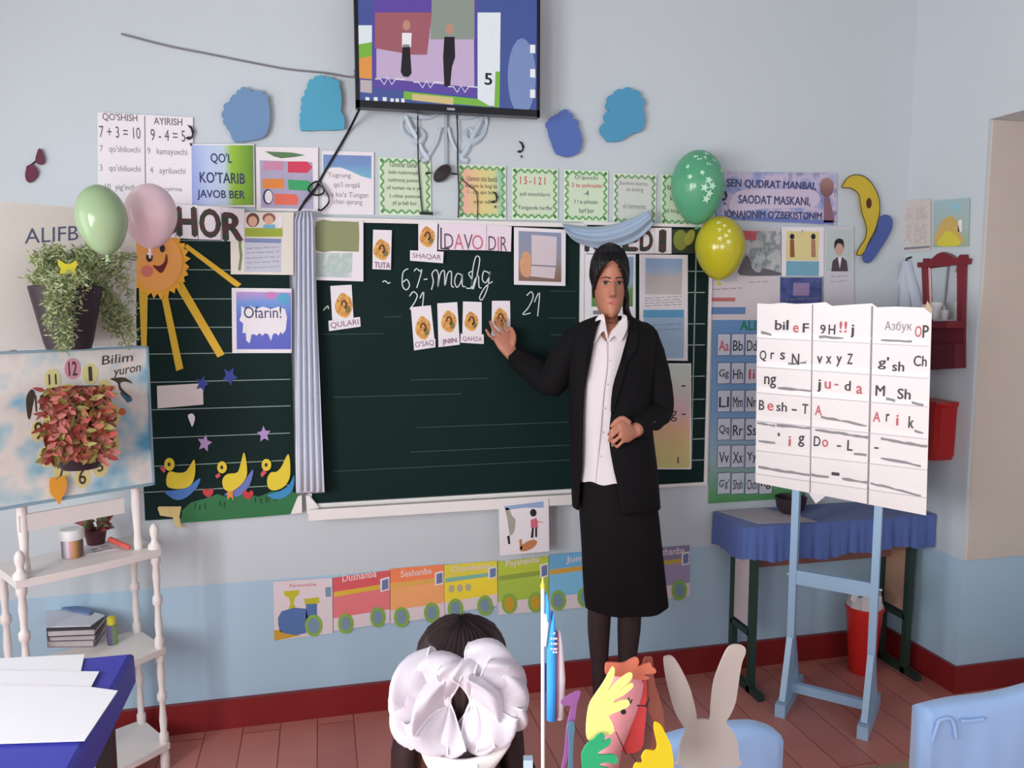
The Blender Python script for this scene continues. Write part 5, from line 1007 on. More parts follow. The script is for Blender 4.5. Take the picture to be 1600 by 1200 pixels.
t, c, ux, uz = balloon('pink balloon over the top of the paper sun', 235, 338, 42, 51, 2.34, (255, 218, 226), .05)
t, c, ux, uz = balloon('bright green printed balloon left of the blue banner', 1090, 293, 38, 58, 2.615, (96, 178, 136), .0, .80)
fl = mat('balloon_print_white', (190, 232, 204), .4, .05)
def spots(t, c, ux, uz, pos, m, r, nm):
    mb = MB()
    for a, b in pos:
        d = V((math.cos(b)*math.sin(a), -math.cos(b)*math.cos(a), math.sin(b))); p = c+V((d.x*ux, d.y*ux, d.z*uz))*1.004
        n_ = V((d.x/ux, d.y/ux, d.z/uz)).normalized(); e1 = n_.cross(V((0,0,1))).normalized(); e2 = n_.cross(e1); q = []
        for k in range(10):
            rr = r*(1 if k % 2 else .45); q.append(p+e1*rr*math.cos(k*math.pi/5)+e2*rr*math.sin(k*math.pi/5)-n_*rr*.12)
        mb.prism(q, n_*.0006)
    mb.build(nm, m, t)
spots(t, c, ux, uz, [(-.9,.5),(-.4,.75),(.1,1.0),(-.75,.2),(-.3,.3),(.4,.7),(-.6,.85),(.0,.55),(.7,.4),(-.1,.8)], fl, .011, 'printed_spots'); spots(t, c, ux, uz, [(.0,-.25),(-.2,-.1),(.1,-.05),(-.1,-.4),(-.05,.1)], fl, .016, 'printed_spots')
t, c, ux, uz = balloon('yellow balloon with white flower print under the bright green balloon', 1125, 388, 35, 50, 2.585, (200, 192, 40), .0, .88)
spots(t, c, ux, uz, [(-.55,.55),(-.3,.7),(-.1,.5),(-.5,.25),(-.25,.35),(-.4,.0),(-.15,.15),(-.6,.85)], mat('balloon_print_cream', (232, 228, 170), .4, .05), .011, 'printed_spots')

# ================================================================ near desk and what stands on it
DT = .655
t = thing('desk', 'wooden desk at the bottom edge carrying the flag and paper crafts', 'desk', (.50, .90, 0))
mb = MB(); mb.box((.22, .72, DT-.025), (.655, 1.09, DT)); mb.build('desk_top', mat('desk_wood', (0,0,0)), t)
for x in (.25, .63):
    for y in (.75, 1.07):
        mb = MB(); mb.beam((x, y, 0), (x, y, DT-.025), .03, .03, (1,0,0)); mb.build('leg', DG, t)
FY = 1.05; FP = Pl((0, FY, 0), (1, 0, 0), (0, 0, 1))
def fat(x, y, h=0): return FP.at(FP.uv((x, y)), h)
b0 = fat(849, 1190); b0.z = DT; tp = fat(848, 919)
t = thing('table_flag', 'small flag of blue, white and green stripes on a white pole', 'flag', b0)
mb = MB(); mb.lathe([(.001, 0), (.03, 0), (.03, .006), (.008, .012), (.004, .02)], b0, 20); mb.build('base', mat('white_plastic', (0,0,0)), t, True)
mb = MB(); mb.tube([b0+V((0,0,.01)), tp], .0028, 10); mb.build('pole', mat('white_plastic', (0,0,0)), t, True)
mb = MB(); mb.lathe([(.0028, 0), (.0036, .003), (.002, .008), (.0005, .016)], tp, 10); mb.build('finial', mat('yellow_finial', (226, 216, 66), .4, 0), t, True)
def fold(nm, rows, h, m, th=.007):
    rings = []
    for y, a, b in rows:
        A, B = fat(a, y), fat(b, y); c = (A+B)/2; r = (B-A).length/2
        rings.append([c+V((r*math.cos(k*math.pi/8), th*math.sin(k*math.pi/8)-h, 0)) for k in range(16)])
    mb = MB(); mb.loft(rings[::-1]); return mb.build(nm, m, t, 'all')
FB, FW, FGN = mat('flag_blue', (54, 150, 226), .7, .05), mat('flag_white', (232, 226, 236), .7, .03), mat('flag_green', (48, 136, 84), .7, .05)
fold('blue_stripe', [(926,852,853),(940,852,858),(962,851,859),(968,852,857)], .002, FB); fold('white_stripe', [(958,850,857),(975,850,857),(990,850,855),(1008,850,851)], .0, FW)
bs = fold('blue_stripe', [(955,862,863),(985,857,867),(1015,853,869),(1070,853,869),(1122,853,868)], .004, FB); fold('white_stripe', [(985,869,875),(1010,868,879),(1060,867,883),(1122,867,880)], .0, FW); fold('green_stripe', [(1030,878,882),(1060,877,885),(1095,876,884)], -.008, FGN)
fold('red_edge', [(985,868,869.5),(1060,867.5,869),(1120,867,868.5)], .007, mat('flag_red', (196, 70, 90), .7, 0), .003)
mb = MB()
for i, (x, y) in enumerate(((862,984),(862,992),(858,992),(862,1000),(858,1000),(862,1008),(858,1008),(865,1000),(865,992),(865,1008),(861,1013),(865,1013))):
    c = fat(x, y, .0125); mb.prism([c+V((math.sin(k*math.pi/5), 0, math.cos(k*math.pi/5)))*(.0022 if k % 2 == 0 else .0010) for k in range(10)], (0,-.0005,0))
mb.build('stars', FW, bs)

# paper craft with hand cut-outs
CY = 1.03; CP = Pl((0, CY, 0), (1, 0, 0), (0, 0, 1)); zc = lambda x, y: (820+x/3.721, 900+y/3.721)
def cat_(x, y, h=0): return CP.at(CP.uv((x, y)), h)
t = thing('paper_craft', 'pink paper-craft figure with coloured paper hand cut-outs around it', 'paper craft', V((cat_(955, 1150).x, CY, DT)))
PINK = mat('pink_card', (238, 158, 168), .7, .04)
rings = []
for y, a, b in ((1045,966,988),(1052,955,996),(1070,948,1005),(1090,942,1002),(1115,938,994),(1140,935,984),(1170,928,972),(1200,922,966)):
    A, B = cat_(a, y), cat_(b, y); c = (A+B)/2; r = (B-A).length/2; rings.append([c+V((r*math.cos(k*math.pi/12), r*.55*math.sin(k*math.pi/12), 0)) for k in range(24)])
c = rings[-1]; rings.append([V((p.x, p.y, DT)) for p in c]); mb = MB(); mb.loft(rings[::-1]); hd = mb.build('figure_body', PINK, t, 'all')
def cut(nm, pts, h, m, par=None, th=.0025, bend=0, raw=False):
    q = smoothpoly([zc(*p) for p in pts], 3) if not raw else [zc(*p) for p in pts]
    mb = MB(); mb.prism([cat_(x, y, h+bend*(y-1040)/100) for x, y in q], CP.n*th); return mb.build(nm, m, par or t)
cut('yellow_hand', [(292,830),(286,760),(300,650),(332,590),(380,520),(425,440),(435,430),(443,440),(440,480),(420,530),(407,558),(470,500),(522,465),(541,468),(535,500),(490,545),(442,588),(500,540),(537,520),(547,530),(540,550),(490,590),(446,612),(442,628),(500,612),(525,622),(520,650),(470,675),(412,702),(430,740),(440,790),(400,812),(350,800),(320,835)], .052, mat('pale_yellow_paper', (238, 232, 140), .7, .04))
cut('green_hand', [(258,1130),(256,985),(250,900),(280,840),(310,820),(345,788),(370,785),(380,806),(362,830),(410,812),(402,848),(352,880),(342,900),(430,900),(450,930),(440,952),(380,942),(345,960),(400,975),(420,1000),(400,1130)], .060, mat('emerald_paper', (44, 166, 112), .7, .05))
cut('gold_hand', [(540,1130),(545,965),(590,950),(585,920),(612,880),(660,884),(672,850),(655,770),(660,726),(690,740),(712,780),(742,840),(757,900),(764,990),(764,1130)], .058, mat('gold_paper', (224, 196, 30), .7, .05))
cut('purple_hand', [(193,705),(215,680),(290,640),(305,655),(285,720),(275,800),(250,900),(240,990),(205,1100),(195,1100),(215,990),(225,860),(245,765),(250,730),(205,722)], .012, mat('purple_paper', (150, 92, 156), .7, .05)); cut('teal_hand', [(222,830),(250,800),(262,830),(256,900),(252,1000),(250,1110),(226,1110),(232,940)], .02, mat('teal_paper', (84, 126, 150), .7, .05))
cut('terracotta_hand', [(440,470),(470,462),(540,465),(590,440),(618,434),(630,460),(625,485),(690,465),(702,488),(722,500),(722,525),(655,533),(692,552),(640,565),(560,548),(480,540),(440,530)], .020, mat('terracotta_paper', (204, 112, 88), .7, .05)); cut('brown_hand', [(700,480),(720,474),(745,480),(750,560),(762,640),(790,720),(812,830),(818,980),(810,1120),(740,1120),(750,870),(705,760),(690,640),(680,560)], -.004, mat('brown_paper', (150, 84, 70), .7, .06))
cut('red_hand', [(690,590),(702,640),(700,760),(690,880),(668,1000),(560,1010),(588,850),(625,790),(655,680)], .002, mat('red_paper', (214, 70, 72), .7, .05))
mk = lambda nm, a: cut(nm, a, .034, INK, hd, .001, 0, True)
mk('eye', [(548,640),(554,638),(560,664),(570,648),(574,652),(562,676),(554,672)]); mk('nose', [(522+16*math.cos(k*.63), 720+15*math.sin(k*.63)) for k in range(10)]); mk('brow_line', [(598,682),(645,684),(668,640),(672,643),(656,688),(662,700),(655,700),(645,690),(598,688)]); mk('mouth_line', [(478,836),(482,834),(542,958),(536,962)])
# rabbit ears cut from card
BY = 1.08; RP = Pl((0, BY, 0), (1, 0, 0), (0, 0, 1))
rp = [(812,482),(830,468),(855,466),(880,490),(920,560),(960,650),(985,740),(998,800),(1003,835),(1040,832),(1080,832),(1085,760),(1095,660),(1110,590),(1140,510),(1178,430),(1210,403),(1250,400),(1280,415),(1284,450),(1265,500),(1250,580),(1240,650),(1225,740),(1195,810),(1172,850),(1200,890),(1225,930),(1240,990),(1245,1060),(1240,1110),(905,1110),(898,1060),(908,975),(928,925),(938,900),(920,870),(880,800),(850,700),(830,620),(818,555)]
pts = [RP.at(RP.uv(p)) for p in smoothpoly([zc(*p) for p in rp], 3)]
lo = min(p.z for p in pts); pts = [V((p.x, p.y, max(p.z, DT))) if p.z > DT else V((p.x, p.y, DT)) for p in pts]
mb = MB(); mb.prism(pts, (0, .004, 0)); rbt = tag(mb.build('rabbit_cutout', mat('grey_beige_card', (186, 172, 166), .8, .04)), 'grey-beige card rabbit head with long ears, from behind', 'cardboard rabbit')
mb = MB(); c = RP.at(RP.uv(zc(1070, 1000))); mb.prism([V((c.x-.02, BY+.004, DT)), V((c.x+.02, BY+.004, DT)), V((c.x, BY+.004, .71))], (0, .002, 0)); mb.prism([V((c.x-.004, BY+.006, DT)), V((c.x+.004, BY+.006, DT)), V((c.x+.004, BY+.006, .70)), V((c.x-.004, BY+.006, .70))], (0, .02, 0)); mb.build('easel_foot', mat('grey_beige_card', (0,0,0)), rbt)

# chairs with light blue covers
CV = mat('light_blue_cover', (150, 182, 226), .85, .05, 18, sheen=.3)
def covered_chair(label, x0, x1, y, ztop, crown, seed, folds=False):
    cx = (x0+x1)/2; t = thing('chair', label, 'chair', (cx, y+.14, 0), 'chairs with light blue covers')
    for x in (x0+.02, x1-.02):
        mb = MB(); mb.beam((x, y, 0), (x, y, ztop-.03), .022, .022, (1,0,0)); mb.build('leg', DG, t); mb = MB(); mb.beam((x, y+.17, 0), (x, y+.17, .34), .022, .022, (1,0,0)); mb.build('leg', DG, t)
    mb = MB(); mb.box((x0, y-.01, .34), (x1, y+.19, .36)); mb.build('seat', mat('desk_wood', (0,0,0)), t)
    W = 18; rings = []
    for k in range(W+1):
        f = k/W; x = x0-.012+(x1-x0+.024)*f; zt_ = ztop+crown(f); ring = []
        for j in range(12):
            g = j/11
            z = .40+(zt_-.40)*g; fo = (.006*math.sin(f*9+seed)*(1-g)+.003*math.sin(f*23+seed)*(1-g)); ring.append(V((x, y-.022-fo, z)))
        ring += [V((x, y-.012, zt_+.008)), V((x, y+.012, zt_+.008))]
        for j in range(6): ring.append(V((x, y+.022, zt_-(zt_-.40)*j/5)))
        rings.append(ring)
    mb = MB(); mb.loft(rings); cv = mb.build('back_cover', CV, t, 'all')
    if folds:
        mb = MB()
        for ln in folds: mb.tube([aty(px_, py_, y-.026) for px_, py_ in smoothpoly(ln, 4, False)], .0035, 8)
        mb.build('cloth_crease', CV, cv, 'all')
covered_chair('chair with a rounded light blue cover behind the card rabbit', .60, .825, 1.30, .600, lambda f: .018*math.sin(math.pi*f)**.6-.012*max(0, f-.8)*5, 1.0)
covered_chair('chair with a creased light blue cover at the bottom right corner', 1.17, 1.42, 1.30, .598, lambda f: .003*math.sin(f*7)+.014*f, 2.2, [[(1456,1160),(1464,1135),(1468,1126),(1482,1122),(1490,1130),(1494,1155)], [(1502,1126),(1520,1126),(1538,1123)]])
# ================================================================ people
class Fig:
    """figure frame: a vertical plane through the body, u to the viewer's right, n towards the viewer"""
    def __init__(s, o): s.pl = Pl(o, tuple(_r), (0, 0, 1)); s.u, s.n = s.pl.u, s.pl.n
    def at(s, x, y, h=0): return s.pl.at(s.pl.uv((x, y)), h)
    def ring(s, y, xl, xr, dep, h=0, n=32, pw=2.2, back=None):
        A, B = s.at(xl, y), s.at(xr, y); c = (A+B)/2; r = (B-A).length/2; c.z = s.at((xl+xr)/2, y).z; out = []
        for k in range(n):
            a = 2*math.pi*k/n; ca, sa = math.cos(a), math.sin(a); f = (abs(ca)**pw+abs(sa)**pw)**(-1/pw)
            d = dep if sa > 0 or back is None else back
            out.append(c+s.u*(r*ca*f)+s.n*(d*sa*f+h))
        return out
def densify(rows, sub=4):
    return smoothpoly([tuple(map(float, r)) for r in rows], sub, False)
def remesh(mb, name, m, vox, smooth_it=2):
    """one continuous surface from overlapping closed pieces"""
    xs = [p.x for p in mb.v]; ys = [p.y for p in mb.v]; zs = [p.z for p in mb.v]
    org = V(((min(xs)+max(xs))/2, (min(ys)+max(ys))/2, min(zs)))
    me = bpy.data.meshes.new('tmp'); me.from_pydata([p-org for p in mb.v], [], mb.f)
    bm = bmesh.new(); bm.from_mesh(me); bmesh.ops.recalc_face_normals(bm, faces=bm.faces); bm.to_mesh(me); bm.free()
    o = bpy.data.objects.new('tmp', me); COL.objects.link(o)
    r = o.modifiers.new('r', 'REMESH'); r.mode = 'VOXEL'; r.voxel_size = vox; r.adaptivity = 0
    s_ = o.modifiers.new('s', 'SMOOTH'); s_.factor = .5; s_.iterations = smooth_it
    dg = bpy.context.evaluated_depsgraph_get(); me2 = bpy.data.meshes.new_from_object(o.evaluated_get(dg))
    bpy.data.objects.remove(o); bpy.data.meshes.remove(me)
    me2.materials.clear(); me2.materials.append(m); me2.polygons.foreach_set('use_smooth', [True]*len(me2.polygons)); me2.name = name
    ob = bpy.data.objects.new(name, me2); COL.objects.link(ob); place(ob, org)
    return ob
HT = [(0,.20,.33,.02),(.03,.46,.40,-.02),(.08,.64,.425,-.07),(.15,.79,.425,-.13),(.25,.90,.42,-.26),(.35,.97,.42,-.35),(.45,1,.42,-.40),(.52,1,.415,-.42),(.60,1,.425,-.43),(.70,.98,.425,-.43),(.80,.91,.40,-.41),(.90,.72,.30,-.33),(.96,.46,.17,-.21),(1,.05,.02,-.04)]
class Head:
    def __init__(s, c, u, n, Hh, Wh): s.c, s.u, s.n, s.H, s.W = V(c), V(u), V(n), Hh, Wh    # c = chin point on the head axis
    def tab(s, t):
        t = min(max(t, 0), 1)
        for a, b in zip(HT, HT[1:]):
            if t <= b[0]:
                f = (t-a[0])/(b[0]-a[0]); f = f*f*(3-2*f)*.35+f*.65; return [x+(y-x)*f for x, y in zip(a[1:], b[1:])]
        return HT[-1][1:]
    def pt(s, t, a, off=0):
        """a = 0 towards +u, pi/2 towards the face"""
        w, f, b = s.tab(t); ca, sa = math.cos(a), math.sin(a); p = 2.25; k = (abs(ca)**p+abs(sa)**p)**(-1/p)
        x = ca*k*w; y = (f if sa > 0 else -b)*sa*k
        if sa > 0:
            g = lambda c_, w_: math.exp(-(c_/w_)**2)
            prof = 0 if t < .285 or t > .56 else (g(t-.335, .035) if t < .335 else max(0, 1-(t-.335)/.215)**.9)
            y += .125*g(x, .17+.05*(1-min(1, abs(t-.33)/.2)))*prof
            y += .016*g(x, .34)*g(t-.235, .022)+.014*g(x, .30)*g(t-.195, .020)-.010*g(x, .3)*g(t-.216, .009)+.022*g(x, .3)*g(t-.09, .05)
            y -= .034*(g(abs(x)-.46, .22))*g(t-.495, .045); y += .014*g(abs(x)-.5, .3)*g(t-.565, .03)+.012*g(abs(x)-.55, .25)*g(t-.38, .08)
        P = s.c+s.u*(x*s.W)+s.n*(y*s.H)+V((0, 0, t*s.H))
        if off:
            o = s.c+V((0,0,min(t, .75)*s.H)); d = P-o
            if d.length > 1e-6: P = P+d.normalized()*off
        return P
    def solid(s, mb, rows=56, n=72):
        mb.loft([[s.pt(k/rows, 2*math.pi*i/n) for i in range(n)] for k in range(rows+1)])
    def face(s, x, t, off=.0):
        """point on the front surface at lateral x (in half widths)"""
        w, f, b = s.tab(t); lo, hi = .01, math.pi-.01
        for _ in range(30):
            m = (lo+hi)/2; ca, sa = math.cos(m), math.sin(m); k = (abs(ca)**2.25+abs(sa)**2.25)**(-1/2.25)
            if ca*k*w > x: lo = m
            else: hi = m
        return s.pt(t, (lo+hi)/2)+s.n*off
    def features(s, body, brow, lip, iris, lash):
        def patchy(name, pts, off, m, th=.0012, par=body):
            mb = MB(); mb.prism([s.face(x, t, off) for x, t in pts], s.n*th); return mb.build(name, m, par, True)
        for sg in (-1, 1):
            e = [(sg*.46+.25*math.cos(a), .497+(.022 if math.sin(a) > 0 else .015)*math.sin(a)) for a in [2*math.pi*k/16 for k in range(16)]]
            ew = patchy('eye', e, .0035, mat('eye_white', (176, 158, 152), .3, 0)); c0 = sg*.46-.0
            patchy('iris', [(c0+.125*math.cos(a), .499+.0195*math.sin(a)) for a in [2*math.pi*k/14 for k in range(14)]], .0060, iris, .0010, ew)
            patchy('eyelash', [(sg*.46-.29, .500),(sg*.46-.15,.512),(sg*.46,.516),(sg*.46+.15,.512),(sg*.46+.29,.500),(sg*.46+.15,.524),(sg*.46,.531),(sg*.46-.15,.524)][::1], .0066, lash, .001, ew)
            patchy('eyebrow', [(sg*.16,.553),(sg*.40,.572),(sg*.66,.568),(sg*.80,.548),(sg*.66,.581),(sg*.40,.588),(sg*.16,.573)], .0025, brow)
        patchy('lips', [(-.34,.217),(-.2,.232),(-.06,.240),(0,.236),(.06,.240),(.2,.232),(.34,.217),(.2,.2),(0,.190),(-.2,.2)], .0022, lip)
        patchy('mouth_seam', [(-.33,.2165),(0,.2205),(.33,.2165),(0,.2135)], .0038, mat('mouth_line', (112, 58, 58), .5, 0), .0006)
        for sg in (-1, 1): patchy('nostril', [(sg*.13+.055*math.cos(a), .312+.006*math.sin(a)) for a in [2*math.pi*k/8 for k in range(8)]], .004, mat('nostril_shade', (96, 52, 46), .6, 0), .0006)
def hand(mb, wrist, knuckles, tips, mids, palm_n, thumb, rf=.0072, pth=.013):
    """palm loft from the wrist to the knuckle row, then four bent fingers and a thumb rooted in the palm side"""
    wrist = V(wrist); K = [V(k) for k in knuckles]; pn = V(palm_n).normalized(); kc = sum(K, V())/4; acr = (K[3]-K[0]); wd = acr.length/2+rf*.9; acr.normalize()
    rings = []
    for f, w_, t_ in ((-.18, .60, .95), (0, .62, 1.0), (.25, .82, 1.1), (.55, 1.0, 1.15), (.85, 1.02, 1.0), (1.04, .92, .75)):
        c = wrist+(kc-wrist)*f; rings.append([c+acr*(wd*w_*math.cos(2*math.pi*k/20))+pn*(pth*t_*math.sin(2*math.pi*k/20)) for k in range(20)])
    mb.loft(rings)
    for i, (k, m, t) in enumerate(zip(K, mids, tips)):
        k, m, t = V(k), V(m), V(t); r = rf*(1, 1.04, .98, .84)[i]; back = k+(wrist-k)*.25
        pts = smoothpoly([tuple(back), tuple(k), tuple(m), tuple(m+(t-m)*.55), tuple(t)], 5, False); n = len(pts); rr = [r*(1.06-.30*j/(n-1)) for j in range(n)]
        mb.tube(pts, rr, 10); mb.ball(pts[-1], rr[-1]*1.0, n=10, m=8)
    tb = [V(p) for p in thumb]; pts = smoothpoly([tuple(p) for p in tb], 6, False); n = len(pts); rr = [rf*(1.5-.55*j/(n-1)) for j in range(n)]
    mb.tube(pts, rr, 10); mb.ball(pts[-1], rr[-1], n=10, m=8)
SKIN = mat('skin', (182, 121, 97), .5, .06, 30, sub=.12); HAIR = mat('black_hair', (18, 15, 19), .42, .25, 60); SUIT = mat('black_suit_cloth', (13, 11, 14), .85, .12, 40, spec=.2)
BLOUSE = mat('white_blouse', (222, 212, 214), .75, .02, 20); TIGHTS = mat('dark_brown_tights', (54, 40, 42), .6, .1)

# ---------------------------------------------------------------- the teacher
T = Fig((.94, 2.36, 0)); at = T.at
body = MB()
hd = Head(at(953, 497), T.u, T.n, (at(953, 388)-at(953, 497)).length, (at(976.5, 450)-at(953, 450)).length)
hd.c = hd.c-T.n*.03
hd.solid(body)
body.loft([T.ring(y, a, b, d, h, 24) for y, a, b, d, h in ((470, 940, 968, .040, -.04), (490, 940, 967, .042, -.035), (508, 936, 968, .047, -.022), (530, 924, 984, .058, -.006), (552, 922, 990, .060, .0))])
body.loft([T.ring(*r) for r in densify([(505,932,975,.04),(512,912,1000,.055),(530,905,1012,.068),(570,906,1008,.078),(620,912,1000,.075),(660,912,1002,.078),(720,914,1014,.085),(790,916,1018,.085),(815,918,1014,.08)], 3)])
FL = .0  # floor
def legpts(pts): return [at(x, y, h) for x, y, h in pts]
for pts, rr in (([(942,790,0),(940,880,0),(937,950,.0),(936,985,-.006),(937,1030,-.012),(938,1078,-.016),(939,1118,-.018)], [.055,.048,.036,.034,.027,.021,.020]),
                ([(990,790,0),(987,880,0),(984,950,.0),(983,985,-.006),(981,1030,-.012),(979,1078,-.016),(978,1118,-.018)], [.055,.048,.036,.035,.028,.021,.020])):
    P_ = legpts(pts); rr2 = []; body.tube(smoothpoly([tuple(p) for p in P_], 4, False), [rr[min(len(rr)-1, k//4)]+(rr[min(len(rr)-1, k//4+1)]-rr[min(len(rr)-1, k//4)])*(k % 4)/4 for k in range(25)], 16)
    a = V((P_[-1].x, P_[-1].y, .028)); toe = a+T.n*.115; body.tube([a-T.n*.03, a+T.n*.02, a+T.n*.07, toe], [.022, .026, .026, .016], 14)
# raised right arm and hand: reaches back to the card on the board
S1, E1, W1 = at(903, 530, -.01), aty(864, 594, 2.46), aty(800, 556, 2.622)
body.tube(smoothpoly([tuple(at(925, 525, -.01)), tuple(S1), tuple((S1+E1)/2+V((-.004, 0, .004))), tuple(E1), tuple((E1+W1)/2+V((0, 0, -.004))), tuple(W1)], 4, False), [.040]*5+[.036]*4+[.034]*4+[.030]*4+[.024]*3+[.019], 16)
def hb(x, y, d=2.645): return aty(x, y, d)
hand(body, W1, [hb(773, 530), hb(779, 523), hb(786, 519), hb(794, 520)], [hb(760, 516, 2.655), hb(766, 503, 2.66), hb(775, 498, 2.662), hb(786, 499, 2.66)], [hb(765, 524, 2.643), hb(771, 514, 2.645), hb(780, 508, 2.645), hb(790, 509, 2.645)], (0, 1, .1), [hb(799, 545, 2.63), hb(803, 533, 2.625), hb(803, 522, 2.63), hb(799, 513, 2.64)], .0068, .012)
# left arm bent across the waist
S2, E2, W2 = at(1008, 530, -.01), at(1027, 640, -.0), at(982, 664, .125)
body.tube(smoothpoly([tuple(at(985, 525, -.01)), tuple(S2), tuple((S2+E2)/2+T.u*.008), tuple(E2), tuple((E2+W2)/2), tuple(W2)], 4, False), [.040]*5+[.036]*4+[.034]*4+[.030]*4+[.024]*3+[.019], 16)
hk = lambda x, y, h=.142: at(x, y, h)
hand(body, W2, [hk(960, 650, .150), hk(958, 659, .154), hk(960, 668, .153), hk(964, 676, .147)], [hk(943, 668, .136), hk(944, 677, .136), hk(949, 684, .134), hk(955, 687, .132)], [hk(947, 660, .156), hk(946, 669, .156), hk(950, 677, .153), hk(956, 684, .147)], T.n, [hk(974, 652, .135), hk(964, 644, .138), hk(955, 647, .140), hk(948, 655, .138)], .0070, .013)
teacher = remesh(body, 'person', SKIN, .0032)
tag(teacher, 'woman in a black suit and white blouse pointing to a card on the chalkboard', 'person')
hd.features(teacher, mat('eyebrow_dark', (44, 32, 32), .7, 0), mat('lip_rose', (178, 92, 90), .45, .03), mat('iris_brown', (44, 28, 24), .2, 0), INK)
# tights and shoes
for pts, rr in (([(942,880,0),(937,950,.0),(936,985,-.006),(937,1030,-.012),(938,1078,-.016),(939,1118,-.018)], [.051,.039,.037,.030,.024,.023]), ([(987,880,0),(984,950,.0),(983,985,-.006),(981,1030,-.012),(979,1078,-.016),(978,1118,-.018)], [.051,.039,.038,.031,.024,.023])):
    P_ = legpts(pts); mb = MB(); mb.tube(smoothpoly([tuple(p) for p in P_], 4, False), [rr[min(5, k//4)]+(rr[min(5, k//4+1)]-rr[min(5, k//4)])*(k % 4)/4 for k in range(21)], 20); mb.build('stocking', TIGHTS, teacher, 'all')
    a = V((P_[-1].x, P_[-1].y, 0)); rings = []
    for f, w_, h_ in ((-.042, .018, .045), (-.02, .030, .06), (.02, .034, .058), (.06, .036, .046), (.10, .032, .034), (.13, .020, .022), (.142, .006, .012)):
        c = a+T.n*f; rings.append([c+T.u*(w_*math.cos(2*math.pi*k/16))+V((0,0,max(0, h_/2+h_/2*math.sin(2*math.pi*k/16)))) for k in range(16)])
    mb = MB(); mb.loft(rings); mb.build('shoe', BLACK, teacher, 'all')
# skirt, blouse, jacket
rows = densify([(728,904,1014,.096),(760,904,1022,.100),(800,905,1028,.104),(850,908,1033,.108),(900,910,1038,.110),(930,912,1041,.110),(944,914,1042,.110)], 4)
rings = [T.ring(r[0], r[1], r[2], r[3], 0, 72) for r in rows]
for k, rg in enumerate(rings):
    f = (k/len(rings))**2
    for i, p in enumerate(rg):
        a = 2*math.pi*i/72; w_ = .004*f*math.sin(a*7+.6); rg[i] = p+T.u*(w_*math.cos(a))+T.n*(w_*math.sin(a))
inner = [[p+((sum(rg, V())/len(rg))-p)*.03 for p in rg] for rg in rings[::-1]]
mb = MB(); mb.loft(rings+inner, caps=False); n_ = 72; mb.build('skirt', mat('black_skirt_cloth', (17, 14, 17), .85, .12, 40, spec=.2), teacher, 'all')
px_m = (at(944, 520)-at(943, 520)).length
brow = densify([(500,926,982,.052),(512,910,1004,.066),(530,903,1012,.080),(570,901,1013,.092),(620,902,1008,.093),(680,903,1010,.100),(725,903,1012,.106),(745,902,1010,.110)], 4)
rings = [T.ring(r[0], r[1], r[2], r[3], 0, 72) for r in brow]
for k, rg in enumerate(rings):
    for i, p in enumerate(rg):
        a = 2*math.pi*i/72; w_ = .0025*math.sin(a*11+k*.12)*(k/len(rings)); rg[i] = p+T.n*w_+V((0, 0, .004*math.sin(a*9)*(k == len(rings)-1)))
for k, rg in enumerate(rings):
    if brow[k][0] > 536: continue
    for i, p in enumerate(rg):
        sx_ = (p-at(943, 520)).dot(T.u)/px_m
        if math.sin(2*math.pi*i/72) > .15:
            yv = 533-abs(sx_)*1.55; zv = at(943, yv).z
            if p.z > zv: rg[i] = V((p.x, p.y, zv))-T.n*.002
mb = MB(); mb.loft(rings, caps=False); bl_ = mb.build('blouse', BLOUSE, teacher, 'all')
def front(rows, x, y, extra=0):
    """point on the front of a garment at pixel x y"""
    for r, q in zip(rows, rows[1:]):
        if r[0] <= y <= q[0]:
            f = (y-r[0])/(q[0]-r[0]); xl, xr, d = [r[i]+(q[i]-r[i])*f for i in (1, 2, 3)]; break
    else: xl, xr, d = rows[-1][1:4] if y > rows[-1][0] else rows[0][1:4]
    k = min(1, abs((x-(xl+xr)/2)/((xr-xl)/2))); return at(x, y, d*(1-k**2.2)**(1/2.2)+extra)
mb = MB(); mb.tube([front(brow, x, y, .002) for x, y in smoothpoly([(944,532),(943,570),(938,610),(934,660),(930,700),(926,744)], 5, False)], .0022, 6); mb.build('placket', mat('blouse_seam', (206, 196, 202), .75, .02), bl_, 'all')
for y, x in ((560,944.5),(596,941),(632,937),(668,934),(704,931)):
    mb = MB(); mb.ball(front(brow, x+2, y, .003), .0032, n=10, m=6); mb.build('button', mat('pearl_button', (240, 236, 236), .3, 0), bl_, True)
for sg, pts in ((-1, [(939,491),(931,494),(925,505),(920,521),(919,533),(925,534),(931,524),(939,516),(944,532),(943,512)]), (1, [(968,491),(975,494),(976,506),(971,519),(962,531),(954,523),(944,532),(949,517),(959,507),(966,499)])):
    mb = MB(); q = smoothpoly(pts, 3); A = [front(brow, x, max(y, 501), .012+.010*max(0, (505-y)/17)) for x, y in q]
    A = [V((p.x, p.y, at(x, y).z)) for p, (x, y) in zip(A, q)]
    mb.prism(A, T.n*.004); mb.build('collar', BLOUSE, bl_)
JK = densify([(494,931,986,.058,936,983),(503,908,1004,.072,930,980),(513,897,1018,.084,926,977),(530,892,1024,.094,923,974),(560,889,1024,.106,917,966),(600,889,1020,.108,909,956),(640,889,1016,.110,906,948),(680,890,1020,.116,905,945),(720,891,1025,.122,904,951),(750,892,1028,.122,902,958),(790,894,1031,.120,900,964)], 4)
rings = []
